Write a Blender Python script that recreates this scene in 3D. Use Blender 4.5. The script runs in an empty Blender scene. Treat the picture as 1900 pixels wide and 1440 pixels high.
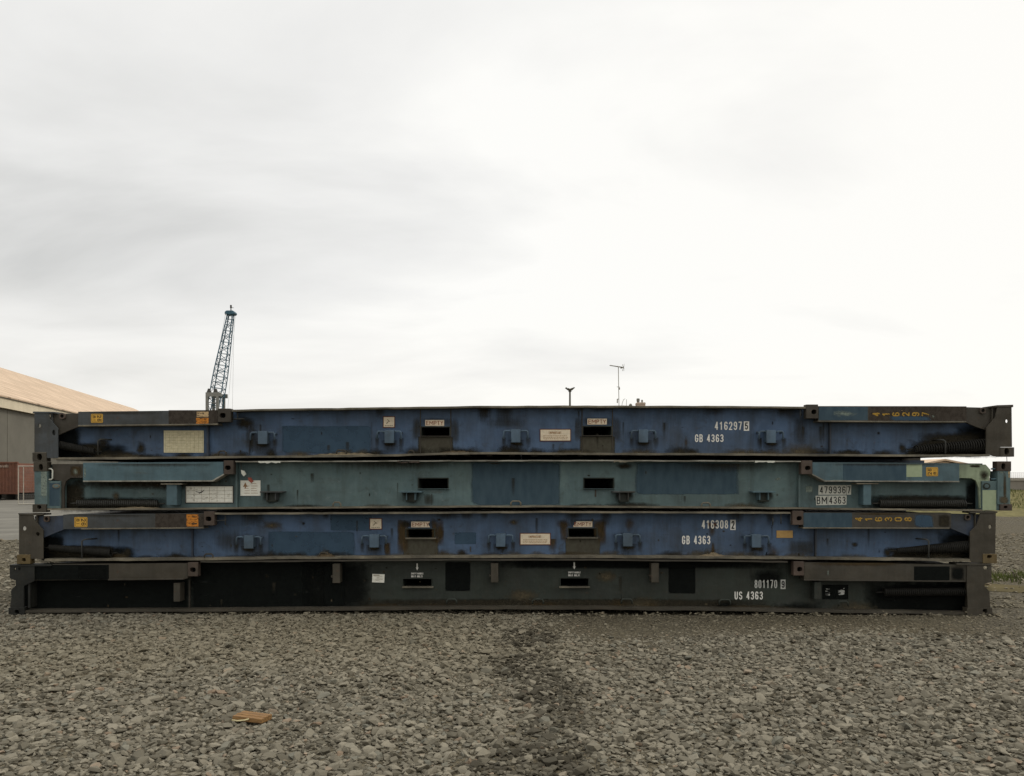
import bpy, bmesh, math, random
import numpy as np
from mathutils import Vector
from mathutils.geometry import tessellate_polygon
random.seed(7)
rng = np.random.default_rng(11)
SC = bpy.context.scene
COL = SC.collection
R = math.radians

# ------------------------------------------------------------------ camera, sky, sun, exposure
F = 1491.0            # focal length in pixels of a 1900 px wide frame
D0 = 10.027           # distance of the face of the stack
HOR = 885.0           # horizon row
S = F / D0
EYE = (1142.0 - HOR) / S
cam = bpy.data.cameras.new('camera')
cam.sensor_fit = 'HORIZONTAL'
cam.sensor_width = 36
cam.lens = 36 * F / 1900
cam.shift_y = (HOR - 720) / 1900
cam.clip_end = 3000
camo = bpy.data.objects.new('camera', cam)
COL.objects.link(camo)
camo.location = (0, 0, EYE)
camo.rotation_euler = (R(90), 0, 0)
SC.camera = camo

SUN_EL, SUN_AZ = R(46), R(74)      # thin cloud: soft sun from the right, a little behind the stack
w = bpy.data.worlds.new('World')
SC.world = w
w.use_nodes = True
nt = w.node_tree
nt.nodes.clear()
N = nt.nodes.new
def L(a, b): nt.links.new(a, b)
out = N('ShaderNodeOutputWorld'); bg = N('ShaderNodeBackground'); bg.inputs['Strength'].default_value = 0.1
sky = N('ShaderNodeTexSky'); sky.sky_type = 'NISHITA'; sky.sun_disc = False
sky.sun_elevation = SUN_EL; sky.sun_rotation = SUN_AZ
tc = N('ShaderNodeTexCoord')
sep = N('ShaderNodeSeparateXYZ'); L(tc.outputs['Generated'], sep.inputs[0])
def wm(op, a, b=None, clamp=False):
    n = N('ShaderNodeMath'); n.operation = op; n.use_clamp = clamp
    for i, s in enumerate((a, b)):
        if s is None: continue
        if isinstance(s, (int, float)): n.inputs[i].default_value = s
        else: L(s, n.inputs[i])
    return n.outputs[0]
zc = wm('MAXIMUM', sep.outputs[2], 0.0)
den = wm('ADD', zc, 0.16)
cx = wm('DIVIDE', sep.outputs[0], den); cy = wm('DIVIDE', sep.outputs[1], den)
com = N('ShaderNodeCombineXYZ'); L(cx, com.inputs[0]); L(cy, com.inputs[1])
mp = N('ShaderNodeMapping'); mp.inputs['Rotation'].default_value = (0, 0, R(20)); mp.inputs['Location'].default_value = (3.75, 1.1, 0)
mp.inputs['Scale'].default_value = (0.8, 1.15, 1)
L(com.outputs[0], mp.inputs[0])
n1 = N('ShaderNodeTexNoise'); n1.inputs['Scale'].default_value = 1.15; n1.inputs['Detail'].default_value = 8; n1.inputs['Roughness'].default_value = 0.52
n1.inputs['Distortion'].default_value = 0.35
L(mp.outputs[0], n1.inputs['Vector'])
# broad brightening towards the hidden sun, thicker grey cloud to the left
side = wm('MULTIPLY', sep.outputs[0], 0.34)
dens = wm('ADD', n1.outputs['Fac'], side)
cr = N('ShaderNodeValToRGB')
e = cr.color_ramp.elements
e[0].position = 0.10; e[0].color = (0.66, 0.66, 0.645, 1)
e[1].position = 0.58; e[1].color = (1.03, 1.02, 0.985, 1)
m_ = e.new(0.38); m_.color = (0.885, 0.88, 0.86, 1)
L(dens, cr.inputs[0])
# thin bright band low over the horizon
low = wm('SUBTRACT', 1.0, wm('MULTIPLY', zc, 4.5), True)
low = wm('MULTIPLY', wm('MAXIMUM', low, wm('MULTIPLY', sep.outputs[0], 0.9, True)), 0.6)
warm = N('ShaderNodeMix'); warm.data_type = 'RGBA'
L(low, warm.inputs[0]); L(cr.outputs[0], warm.inputs[6]); warm.inputs[7].default_value = (1.04, 1.0, 0.92, 1)
up = N('ShaderNodeVectorMath'); up.operation = 'SCALE'; zen = N('ShaderNodeMapRange'); zen.interpolation_type = 'SMOOTHSTEP'
zen.inputs[1].default_value = 0.48; zen.inputs[2].default_value = 0.95; zen.inputs[3].default_value = 10.0; zen.inputs[4].default_value = 21.0
L(zc, zen.inputs[0]); L(zen.outputs[0], up.inputs['Scale'])
L(warm.outputs[2], up.inputs[0])
mx = N('ShaderNodeMix'); mx.data_type = 'RGBA'; mx.inputs[0].default_value = 0.95
L(sky.outputs[0], mx.inputs[6]); L(up.outputs[0], mx.inputs[7])
L(mx.outputs[2], bg.inputs['Color']); L(bg.outputs[0], out.inputs['Surface'])

sl = bpy.data.lights.new('sun', 'SUN'); sl.energy = 1.0; sl.angle = R(16); sl.color = (1, 0.95, 0.86)
so = bpy.data.objects.new('sun', sl); COL.objects.link(so)
sd = Vector((math.sin(SUN_AZ) * math.cos(SUN_EL), math.cos(SUN_AZ) * math.cos(SUN_EL), math.sin(SUN_EL)))
so.rotation_euler = (-sd).to_track_quat('-Z', 'Y').to_euler()
so.location = (0, 0, 40)
SC.view_settings.view_transform = 'Standard'
SC.view_settings.look = 'None'
SC.view_settings.exposure = 0.0

# ------------------------------------------------------------------ helpers
def X(px, yo=0.0): return (px - 950.0) * (D0 + yo) / F
def Z(py, yo=0.0): return EYE + (HOR - py) * (D0 + yo) / F
def at(px, py, d): return Vector(((px - 950.0) * d / F, d, EYE + (HOR - py) * d / F))

def empty(name, loc, label, cat, group=None):
    o = bpy.data.objects.new(name, None); COL.objects.link(o); o.location = loc
    o.empty_display_size = 0.2
    return tag(o, label, cat, group)
def tag(o, label, cat, group=None):
    o['label'] = label; o['category'] = cat
    if group: o['group'] = group
    return o

class MB:
    """collects solid shapes and links them as ONE mesh object"""
    def __init__(s): s.v = []; s.f = []; s.m = []; s.fd = []
    def add(s, vs, fs, mat=0, fade=None):
        b = len(s.v); s.v += [tuple(p) for p in vs]
        s.f += [tuple(b + i for i in q) for q in fs]; s.m += [mat] * len(fs)
        s.fd += list(fade) if fade is not None else [1.0] * len(vs)
    def prism(s, loop, y0, y1, mat=0, holes=(), raw=False):
        """outline in photo pixels on the plane y0 behind the face, extruded to y1"""
        loops = [loop] + list(holes)
        if raw: L3 = [[(a, b) for a, b in lp] for lp in loops]; Y0, Y1 = y0, y1
        else: L3 = [[(X(a, y0), Z(b, y0)) for a, b in lp] for lp in loops]; Y0, Y1 = D0 + y0, D0 + y1
        tri = tessellate_polygon([[Vector((a, b, 0)) for a, b in lp] for lp in L3])
        flat = [p for lp in L3 for p in lp]; n = len(flat)
        vs = [(a, Y0, b) for a, b in flat] + [(a, Y1, b) for a, b in flat]
        fs = [tuple(t) for t in tri] + [tuple(n + i for i in reversed(t)) for t in tri]
        k = 0
        for lp in L3:
            c = len(lp)
            for i in range(c):
                j = (i + 1) % c
                fs.append((k + i, k + j, n + k + j, n + k + i))
            k += c
        s.add(vs, fs, mat)
    def rect(s, x0, y0, x1, y1, d0, d1, mat=0): s.prism([(x0, y0), (x1, y0), (x1, y1), (x0, y1)], d0, d1, mat)
    def box(s, a, b, mat=0):
        (x0, y0, z0), (x1, y1, z1) = a, b
        s.add([(x0, y0, z0), (x1, y0, z0), (x1, y1, z0), (x0, y1, z0), (x0, y0, z1), (x1, y0, z1), (x1, y1, z1), (x0, y1, z1)],
              [(0, 3, 2, 1), (4, 5, 6, 7), (0, 1, 5, 4), (1, 2, 6, 5), (2, 3, 7, 6), (3, 0, 4, 7)], mat)
    def beam(s, st, th, d0, d1, mat=0, jit=0.35):
        """long flange: stations (px, py of its top), thickness in px"""
        xs = np.arange(st[0][0], st[-1][0], 22.0).tolist() + [st[-1][0]]
        ys = np.interp(xs, [a for a, _ in st], [b for _, b in st])
        vs = []; fs = []
        for i, (a, b) in enumerate(zip(xs, ys)):
            j = random.uniform(-jit, jit); dj = random.uniform(-0.006, 0.006); t = th + random.uniform(-jit, jit) * .6
            za, zb = Z(b + j, d0), Z(b + j + t, d0); x = X(a, d0)
            vs += [(x, D0 + d0 + dj, za), (x, D0 + d1, za), (x, D0 + d1, zb), (x, D0 + d0 + dj, zb)]
            if i:
                k = 4 * i
                for q in range(4):
                    r = (q + 1) % 4
                    fs.append((k - 4 + q, k - 4 + r, k + r, k + q))
        k = len(vs) - 4
        fs += [(3, 2, 1, 0), (k, k + 1, k + 2, k + 3)]
        s.add(vs, fs, mat)
    def tube(s, pts, r, n=8, mat=0, closed=False):
        pts = [Vector(p) for p in pts]; m = len(pts); vs = []; fs = []
        prev = None
        for i, p in enumerate(pts):
            if closed: t = pts[(i + 1) % m] - pts[i - 1]
            else: t = pts[min(i + 1, m - 1)] - pts[max(i - 1, 0)]
            t.normalize()
            if prev is None:
                u = t.cross(Vector((0, 0, 1)))
                if u.length < .1: u = t.cross(Vector((1, 0, 0)))
            else: u = prev - t * prev.dot(t)
            u.normalize(); prev = u; v = t.cross(u)
            rr = r[i] if isinstance(r, (list, tuple)) else r
            for k in range(n):
                a = 2 * math.pi * k / n
                vs.append(p + (u * math.cos(a) + v * math.sin(a)) * rr)
        for i in range(m if closed else m - 1):
            b0 = i * n; b1 = ((i + 1) % m) * n
            for k in range(n): fs.append((b0 + k, b0 + (k + 1) % n, b1 + (k + 1) % n, b1 + k))
        if not closed: fs += [tuple(range(n))[::-1], tuple((m - 1) * n + k for k in range(n))]
        s.add(vs, fs, mat)
    def sheet(s, x0, y0, x1, y1, d, mat=0, soft=True, nx=6, ny=4, wob=0):
        """thin patch of paint or dirt lying on a face; 'fade' falls to 0 at a soft edge"""
        vs = []; fd = []; fs = []
        for j in range(ny + 1):
            for i in range(nx + 1):
                u, v = i / nx, j / ny
                px, py = x0 + (x1 - x0) * u, y0 + (y1 - y0) * v
                vs.append((X(px, d), D0 + d, Z(py, d)))
                if soft == 'round': fd.append(max(0.0, 1 - math.hypot(2 * u - 1, 2 * v - 1)))
                elif soft == 'down': fd.append(max(0, math.sin(math.pi * u)) ** .8 * min(1, (1 - v) * 1.3))
                elif soft == 'heap': fd.append(max(0.0, 1 - math.hypot(2 * u - 1, 1 - v)))
                elif soft == 'edge': fd.append(min(1, min(u, 1 - u, v, 1 - v) * 12))
                elif soft: fd.append(max(0, math.sin(math.pi * u) * math.sin(math.pi * v)) ** .55)
                else: fd.append(1)
        for j in range(ny):
            for i in range(nx):
                a = j * (nx + 1) + i
                fs.append((a, a + 1, a + nx + 2, a + nx + 1))
        s.add(vs, fs, mat, fd)
    def build(s, name, mats, parent=None, bevel=0, smooth=False):
        if not isinstance(mats, (list, tuple)): mats = [mats]
        off = Vector((0, 0, 0))
        if parent is not None:
            off = parent.get('_o', None)
            off = Vector(off) if off is not None else parent.location
        me = bpy.data.meshes.new(name)
        me.from_pydata([(p[0] - off[0], p[1] - off[1], p[2] - off[2]) for p in s.v], [], s.f)
        for m in mats: me.materials.append(m)
        me.polygons.foreach_set('material_index', s.m)
        at_ = me.attributes.new('fade', 'FLOAT', 'POINT'); at_.data.foreach_set('value', s.fd)
        bm = bmesh.new(); bm.from_mesh(me)
        bmesh.ops.recalc_face_normals(bm, faces=bm.faces); bm.to_mesh(me); bm.free()
        if smooth: me.polygons.foreach_set('use_smooth', [True] * len(me.polygons))
        me.update()
        o = bpy.data.objects.new(name, me); COL.objects.link(o)
        if parent is not None: o.parent = parent; OFF[o.name] = off; o['_o'] = list(off)
        if bevel:
            b = o.modifiers.new('bevel', 'BEVEL'); b.width = bevel; b.segments = 2; b.limit_method = 'ANGLE'; b.angle_limit = R(40)
        return o
OFF = {}

def oval(cx, cy, rx, ry, n=18, p=2.6):
    r = []
    for k in range(n):
        a = 2 * math.pi * k / n; c, s_ = math.cos(a), math.sin(a)
        r.append((cx + rx * math.copysign(abs(c) ** (2 / p), c), cy + ry * math.copysign(abs(s_) ** (2 / p), s_)))
    return r

# ------------------------------------------------------------------ materials
def mat(name):
    m = bpy.data.materials.new(name); m.use_nodes = True
    nt = m.node_tree; b = nt.nodes['Principled BSDF']
    return m, nt, b
def noise(nt, vec, scale, detail=5, rough=.55, dist=0):
    n = nt.nodes.new('ShaderNodeTexNoise'); n.inputs['Scale'].default_value = scale; n.inputs['Detail'].default_value = detail
    n.inputs['Roughness'].default_value = rough; n.inputs['Distortion'].default_value = dist
    nt.links.new(vec, n.inputs['Vector']); return n.outputs['Fac']
def ramp(nt, fac, a, b, c0=0, c1=1):
    n = nt.nodes.new('ShaderNodeMapRange'); n.inputs[1].default_value = a; n.inputs[2].default_value = b
    n.inputs[3].default_value = c0; n.inputs[4].default_value = c1
    nt.links.new(fac, n.inputs[0]); return n.outputs[0]
def mixc(nt, fac, a, b):
    n = nt.nodes.new('ShaderNodeMix'); n.data_type = 'RGBA'
    for i, s in ((0, fac), (6, a), (7, b)):
        if isinstance(s, (int, float)): n.inputs[i].default_value = s
        elif isinstance(s, tuple): n.inputs[i].default_value = (*s[:3], 1)
        else: nt.links.new(s, n.inputs[i])
    return n.outputs[2]
def coord(nt, scale=(1, 1, 1), kind='Object'):
    t = nt.nodes.new('ShaderNodeTexCoord'); m = nt.nodes.new('ShaderNodeMapping'); m.inputs['Scale'].default_value = scale
    nt.links.new(t.outputs[kind], m.inputs[0]); return m.outputs[0]
def bump(nt, b, h, strength=.3, dist=.01):
    n = nt.nodes.new('ShaderNodeBump'); n.inputs['Strength'].default_value = strength; n.inputs['Distance'].default_value = dist
    nt.links.new(h, n.inputs['Height']); nt.links.new(n.outputs[0], b.inputs['Normal'])
def mul(nt, a, b):
    n = nt.nodes.new('ShaderNodeMath'); n.operation = 'MULTIPLY'
    for i, s in enumerate((a, b)):
        if isinstance(s, (int, float)): n.inputs[i].default_value = s
        else: nt.links.new(s, n.inputs[i])
    return n.outputs[0]

GRIME = (0.030, 0.028, 0.020)
RUST = (0.085, 0.040, 0.018)
def paint(name, c1, c2=None, grime=.55, rust=.35, rough=.6, streak=1.0, worn=0.0):
    """weathered steel paint: mottled fading, run-down streaks of dirt, rust flecks, dents"""
    m, nt, b = mat(name)
    c2 = c2 or tuple(x * .62 for x in c1)
    v = coord(nt); vs = coord(nt, (4.5, 4.5, .7)); vf = coord(nt, (30, 30, 3))
    n1 = noise(nt, v, 2.2, 7, .62, .3)
    c = mixc(nt, ramp(nt, n1, .36, .64), c1, c2)
    n7 = noise(nt, coord(nt, (.6, .6, 1.6)), 1.4, 4, .6, .6)
    c = mixc(nt, mul(nt, ramp(nt, n7, .45, .72), grime * .7), c, (0.034, 0.034, 0.028))
    n4 = noise(nt, vf, 1.0, 3, .6)
    c = mixc(nt, mul(nt, ramp(nt, n4, .45, .8), .14), c, tuple(min(1, x * 1.5 + .02) for x in c1))
    n2 = noise(nt, vs, 1.3, 6, .6, .2)
    c = mixc(nt, mul(nt, ramp(nt, n2, .48, .78), grime * streak), c, GRIME)
    n5 = noise(nt, v, 5.5, 8, .7, .5)
    c = mixc(nt, mul(nt, ramp(nt, n5, .56, .72), grime), c, (0.045, 0.040, 0.028))
    n3 = noise(nt, v, 21, 6, .7)
    c = mixc(nt, mul(nt, ramp(nt, n3, .62, .70), rust), c, RUST)
    if worn:
        n6 = noise(nt, v, 13, 9, .75)
        c = mixc(nt, mul(nt, ramp(nt, n6, .58, .64), worn), c, (0.25, 0.27, 0.26))
    nt.links.new(c, b.inputs['Base Color'])
    nt.links.new(ramp(nt, n5, .3, .7, rough - .12, rough + .25), b.inputs['Roughness'])
    b.inputs['Specular IOR Level'].default_value = 0.3
    d = nt.nodes.new('ShaderNodeMath'); d.operation = 'ADD'
    nt.links.new(mul(nt, noise(nt, v, 3.0, 3), 2.0), d.inputs[0]); nt.links.new(mul(nt, n3, .25), d.inputs[1])
    d2_ = nt.nodes.new('ShaderNodeMath'); d2_.operation = 'ADD'; nt.links.new(d.outputs[0], d2_.inputs[0]); nt.links.new(mul(nt, noise(nt, coord(nt, (1, 1, 1.6)), 1.1, 2), 5.0), d2_.inputs[1])
    bump(nt, b, d2_.outputs[0], .45, .02)
    return m
def plain(name, c, rough=.7, var=.25, scale=12, spec=.3, metal=0):
    m, nt, b = mat(name)
    v = coord(nt); n = noise(nt, v, scale, 6, .65)
    nt.links.new(mixc(nt, ramp(nt, n, .3, .7), tuple(x * (1 - var) for x in c), tuple(min(1, x * (1 + var)) for x in c)), b.inputs['Base Color'])
    b.inputs['Roughness'].default_value = rough; b.inputs['Specular IOR Level'].default_value = spec; b.inputs['Metallic'].default_value = metal
    bump(nt, b, n, .25, .01)
    return m
def overlay(name, c, lo, hi, scale=14, stretch=(1, 1, 1), opac=1.0, rough=.8, c2=None):
    """paint, dirt or rust film: breaks up by noise, thins out where 'fade' falls to 0"""
    m, nt, b = mat(name)
    v = coord(nt, stretch); n = noise(nt, v, scale, 8, .68, .3)
    nt.links.new(mixc(nt, ramp(nt, noise(nt, v, scale * 2.3, 4), .35, .65), c, c2 or tuple(x * .6 for x in c)), b.inputs['Base Color'])
    b.inputs['Roughness'].default_value = rough; b.inputs['Specular IOR Level'].default_value = .08
    a = nt.nodes.new('ShaderNodeAttribute'); a.attribute_name = 'fade'
    s = nt.nodes.new('ShaderNodeMath'); s.operation = 'ADD'
    nt.links.new(mul(nt, a.outputs['Fac'], .9), s.inputs[0]); nt.links.new(mul(nt, n, .9), s.inputs[1])
    f = ramp(nt, s.outputs[0], lo, hi, 0, opac)
    t = nt.nodes.new('ShaderNodeBsdfTransparent'); mx = nt.nodes.new('ShaderNodeMixShader')
    o = nt.nodes['Material Output']
    nt.links.new(f, mx.inputs[0]); nt.links.new(t.outputs[0], mx.inputs[1]); nt.links.new(b.outputs[0], mx.inputs[2])
    nt.links.new(mx.outputs[0], o.inputs['Surface'])
    return m

M = {}
M['blue'] = paint('faded_blue_paint', (0.071, 0.117, 0.198), (0.046, 0.076, 0.124), .6, .3)
M['blue_dark'] = paint('dull_blue_paint', (0.048, 0.064, 0.095), (0.032, 0.040, 0.056), .7, .3)
M['tab'] = paint('pale_blue_tab_paint', (0.086, 0.132, 0.180), (0.060, 0.094, 0.128), .45, .3)  # blue lightened to paint in the brighter light on the tabs
M['teal'] = paint('grey_teal_paint', (0.104, 0.154, 0.152), (0.074, 0.114, 0.117), .45, .12, worn=.14)
M['teal_clean'] = paint('teal_paint', (0.082, 0.136, 0.154), (0.062, 0.106, 0.124), .38, .2)
M['teal_blue'] = paint('blue_over_teal_paint', (0.058, 0.092, 0.130), (0.046, 0.074, 0.108), .3, .1)
M['pale'] = paint('pale_green_paint', (0.30, 0.36, 0.23), (0.24, 0.28, 0.19), .5, .3)
M['grey'] = paint('grey_brown_steel', (0.056, 0.048, 0.036), (0.034, 0.028, 0.020), .6, .65)
M['grey_blue'] = paint('grey_blue_steel', (0.060, 0.068, 0.074), (0.043, 0.042, 0.036), .65, .55)
M['black'] = paint('worn_black_green_paint', (0.029, 0.036, 0.028), (0.018, 0.022, 0.017), .5, .3)
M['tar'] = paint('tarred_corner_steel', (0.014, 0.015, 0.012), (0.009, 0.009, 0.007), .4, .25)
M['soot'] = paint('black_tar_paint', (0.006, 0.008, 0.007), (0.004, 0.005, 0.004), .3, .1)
M['olive'] = paint('olive_grey_steel', (0.060, 0.051, 0.036), (0.037, 0.031, 0.021), .55, .55)
M['rusty'] = paint('rusty_brown_steel', (0.078, 0.054, 0.040), (0.046, 0.035, 0.027), .45, .6)
M['ochre'] = paint('ochre_paint', (0.16, 0.115, 0.045), (0.10, 0.07, 0.03), .5, .4)
M['ledge'] = paint('dusty_steel_edge', (0.20, 0.175, 0.125), (0.085, 0.075, 0.055), .6, .5)
M['ledge_light'] = paint('pale_dusty_edge', (0.34, 0.33, 0.28), (0.14, 0.13, 0.10), .5, .3)
M['dark'] = plain('dark_interior', (0.008, 0.008, 0.007), .9)  # near-black colour stands in for shade deep inside the holes
M['spring'] = plain('oily_spring_steel', (0.020, 0.019, 0.014), .55, .4, 20, .5)
M['spring_dark'] = plain('black_greasy_spring', (0.011, 0.010, 0.007), .7, .4, 20, .3)
M['timber'] = plain('deck_timber', (0.10, 0.075, 0.05), .85, .4, 6)
M['dirt'] = overlay('dirt_stain', (0.034, 0.029, 0.019), .52, 1.16, 13, (1, 1, 1), .92)
M['soil'] = overlay('tan_dirt_stain', (0.105, 0.086, 0.054), .58, 1.18, 18, (1, 1, 1), .85)
M['ruststain'] = overlay('rust_stain', (0.078, 0.052, 0.024), .58, 1.30, 12, (1, 1, .6), .80, c2=(0.050, 0.036, 0.018))
M['streak'] = overlay('run_down_stain', (0.048, 0.043, 0.030), .62, 1.55, 9, (3.5, 3.5, .35), .72)
M['bare'] = overlay('bare_grey_brown_panel', (0.072, 0.068, 0.050), .45, .95, 14, (1, 1, .6), .93, c2=(0.058, 0.052, 0.038))
M['p_blue'] = overlay('overpainted_blue', (0.052, 0.090, 0.132), .45, .80, 2.6, (1, 1, 1), .80, .6, (0.040, 0.070, 0.104))
M['p_teal'] = overlay('overpainted_teal', (0.060, 0.094, 0.116), .45, .80, 3.2, (1.8, 1.8, .6), .84, .6, (0.042, 0.070, 0.092))
M['p_black'] = overlay('overpainted_black', (0.005, 0.0065, 0.0055), .30, .75, 9, (1, 1, 1), .95, .7)
M['soot_f'] = overlay('soot_stain', (0.006, 0.007, 0.006), .42, 1.05, 10, (1, 1, 1), .86)  # sooty film; also paints in the shade of the recessed rack ends
M['p_brown'] = overlay('brown_grey_worn_area', (0.062, 0.052, 0.042), .62, 1.1, 9, (1, 1, .8), .88, .75, (0.040, 0.032, 0.025))
M['scuff'] = overlay('pale_scuffs', (0.22, 0.24, 0.22), 1.05, 1.55, 34, (1, 1, 1), .5)
M['tealmark'] = overlay('sea_green_paint_marks', (0.27, 0.32, 0.27), .85, 1.35, 26, (1, 1, 1), .75)
M['white'] = overlay('worn_white_lettering', (0.82, 0.80, 0.74), 1.00, 1.12, 60, (1, 1, .7), .97, .6, (0.66, 0.64, 0.58))
M['white_worn'] = overlay('flaking_white_lettering', (0.62, 0.62, 0.57), 1.06, 1.22, 45, (1, 1, .7), .9, .6)
M['white_flake'] = overlay('mostly_gone_lettering', (0.62, 0.62, 0.57), 1.34, 1.40, 20, (.6, 1, 1.6), .9, .6)
M['rustletter'] = overlay('rust_over_letters', (0.20, 0.10, 0.035), .7, 1.3, 40, (1, 1, .5), .85)
M['plate'] = plain('cream_sign_sheet', (0.66, 0.56, 0.41), .5, .14, 30)
M['plate_w'] = plain('white_sign_sheet', (0.74, 0.72, 0.63), .5, .10, 30)
M['plate_y'] = plain('yellowed_data_sheet', (0.58, 0.52, 0.34), .6, .16, 24)
M['tile'] = plain('grey_white_sticker', (0.52, 0.52, 0.45), .6, .12, 30)
M['ink'] = plain('black_ink', (0.012, 0.012, 0.012), .6)
M['ink_red'] = overlay('faded_red_ink', (0.34, 0.12, 0.07), 1.08, 1.25, 70, (1, 1, 1), .95, .6)
M['ink_grey'] = plain('faded_grey_ink', (0.24, 0.20, 0.13), .7)
M['ink_brown'] = plain('brown_ink', (0.30, 0.17, 0.08), .7)
M['redframe'] = plain('dark_red_border', (0.10, 0.03, 0.02), .7)
M['yellow'] = plain('warning_yellow', (0.55, 0.31, 0.045), .5, .15, 25)
M['yellow_ink'] = overlay('yellow_stencil_paint', (0.46, 0.28, 0.055), 1.10, 1.32, 40, (1, 1, 1), .9)
M['orange'] = overlay('weathered_orange_sticker', (0.55, 0.22, 0.035), 1.24, 1.36, 34, (.6, 1, 1.5), .95, .5, (0.42, 0.15, 0.03))
M['peach'] = overlay('bleached_orange_sticker', (0.62, 0.44, 0.24), 1.24, 1.36, 34, (.6, 1, 1.5), .95, .5)
M['ochre_plate'] = plain('ochre_sticker', (0.42, 0.26, 0.09), .6, .12, 30)
M['red_tag'] = plain('red_brown_plastic', (0.22, 0.05, 0.03), .45)

# ------------------------------------------------------------------ lettering
def _arc(cx, cy, rx, ry, a0, a1, n=7): return [(cx + rx * math.cos(R(a0 + (a1 - a0) * k / n)), cy + ry * math.sin(R(a0 + (a1 - a0) * k / n))) for k in range(n + 1)]
def _pill(y0, y1, x0=0, x1=1):
    c, rx = (x0 + x1) / 2, (x1 - x0) / 2; ry = min(.27, (y1 - y0) / 2)
    return _arc(c, y1 - ry, rx, ry, 0, 180) + _arc(c, y0 + ry, rx, ry, 180, 360) + [(x1, y1 - ry)]
GL = {
 '0': [_pill(0, 1)], 'O': [_pill(0, 1)], '1': [[(.12, .78), (.58, 1), (.58, 0)]], '2': [_arc(.5, .73, .5, .27, 170, -30) + [(0, 0), (1, 0)]],
 '3': [_arc(.48, .75, .48, .25, 160, -85) + [(.4, .52), (.55, .5)] + _arc(.48, .25, .52, .25, 85, -160)], '4': [[(.74, 0), (.74, 1), (0, .26), (1, .26)]],
 '5': [[(.92, 1), (.14, 1), (.06, .52)] + _arc(.5, .32, .5, .32, 140, -160)], '6': [_arc(.5, .73, .5, .27, 20, 180) + [(0, .29)], _pill(0, .56)],
 '7': [[(0, 1), (1, 1), (.38, 0)]], '8': [_pill(.53, 1, .06, .94), _pill(0, .53)], '9': [_arc(.5, .27, .5, .27, 200, 360) + [(1, .71)], _pill(.44, 1)],
 'A': [[(0, 0), (.5, 1), (1, 0)], [(.18, .33), (.82, .33)]], 'B': [[(0, 0), (0, 1), (.55, 1)] + _arc(.58, .76, .36, .24, 90, -90) + [(0, .52)], [(.58, .52)] + _arc(.6, .26, .4, .26, 90, -90) + [(0, 0)]],
 'D': [[(0, 0), (0, 1), (.45, 1)] + _arc(.45, .6, .55, .4, 90, 0) + _arc(.45, .4, .55, .4, 0, -90) + [(0, 0)]], 'E': [[(1, 1), (0, 1), (0, 0), (1, 0)], [(0, .52), (.85, .52)]],
 'G': [_arc(.5, .74, .5, .26, 0, 180) + _arc(.5, .26, .5, .26, 180, 360) + [(1, .46)], [(1, .46), (.6, .46)]], 'H': [[(0, 0), (0, 1)], [(1, 0), (1, 1)], [(0, .52), (1, .52)]], 'I': [[(.5, 0), (.5, 1)]],
 'L': [[(0, 1), (0, 0), (1, 0)]], 'M': [[(0, 0), (0, 1), (.5, .35), (1, 1), (1, 0)]], 'N': [[(0, 0), (0, 1), (1, 0), (1, 1)]], 'P': [[(0, 0), (0, 1), (.6, 1)] + _arc(.6, .74, .4, .26, 90, -90) + [(0, .48)]],
 'R': [[(0, 0), (0, 1), (.6, 1)] + _arc(.6, .74, .4, .26, 90, -90) + [(0, .48)], [(.5, .48), (1, 0)]], 'S': [_arc(.5, .74, .5, .26, 20, 230) + _arc(.5, .26, .5, .26, 50, -160)],
 'T': [[(0, 1), (1, 1)], [(.5, 1), (.5, 0)]], 'U': [[(0, 1), (0, .3)] + _arc(.5, .28, .5, .28, 180, 360) + [(1, 1)]], 'Y': [[(0, 1), (.5, .45), (1, 1)], [(.5, .45), (.5, 0)]],
 '!': [[(.5, 1), (.5, .3)], [(.5, .1), (.5, 0)]], '.': [[(.3, .08), (.5, .08)]], "'": [[(.4, 1), (.4, .72)]],
}
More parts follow.
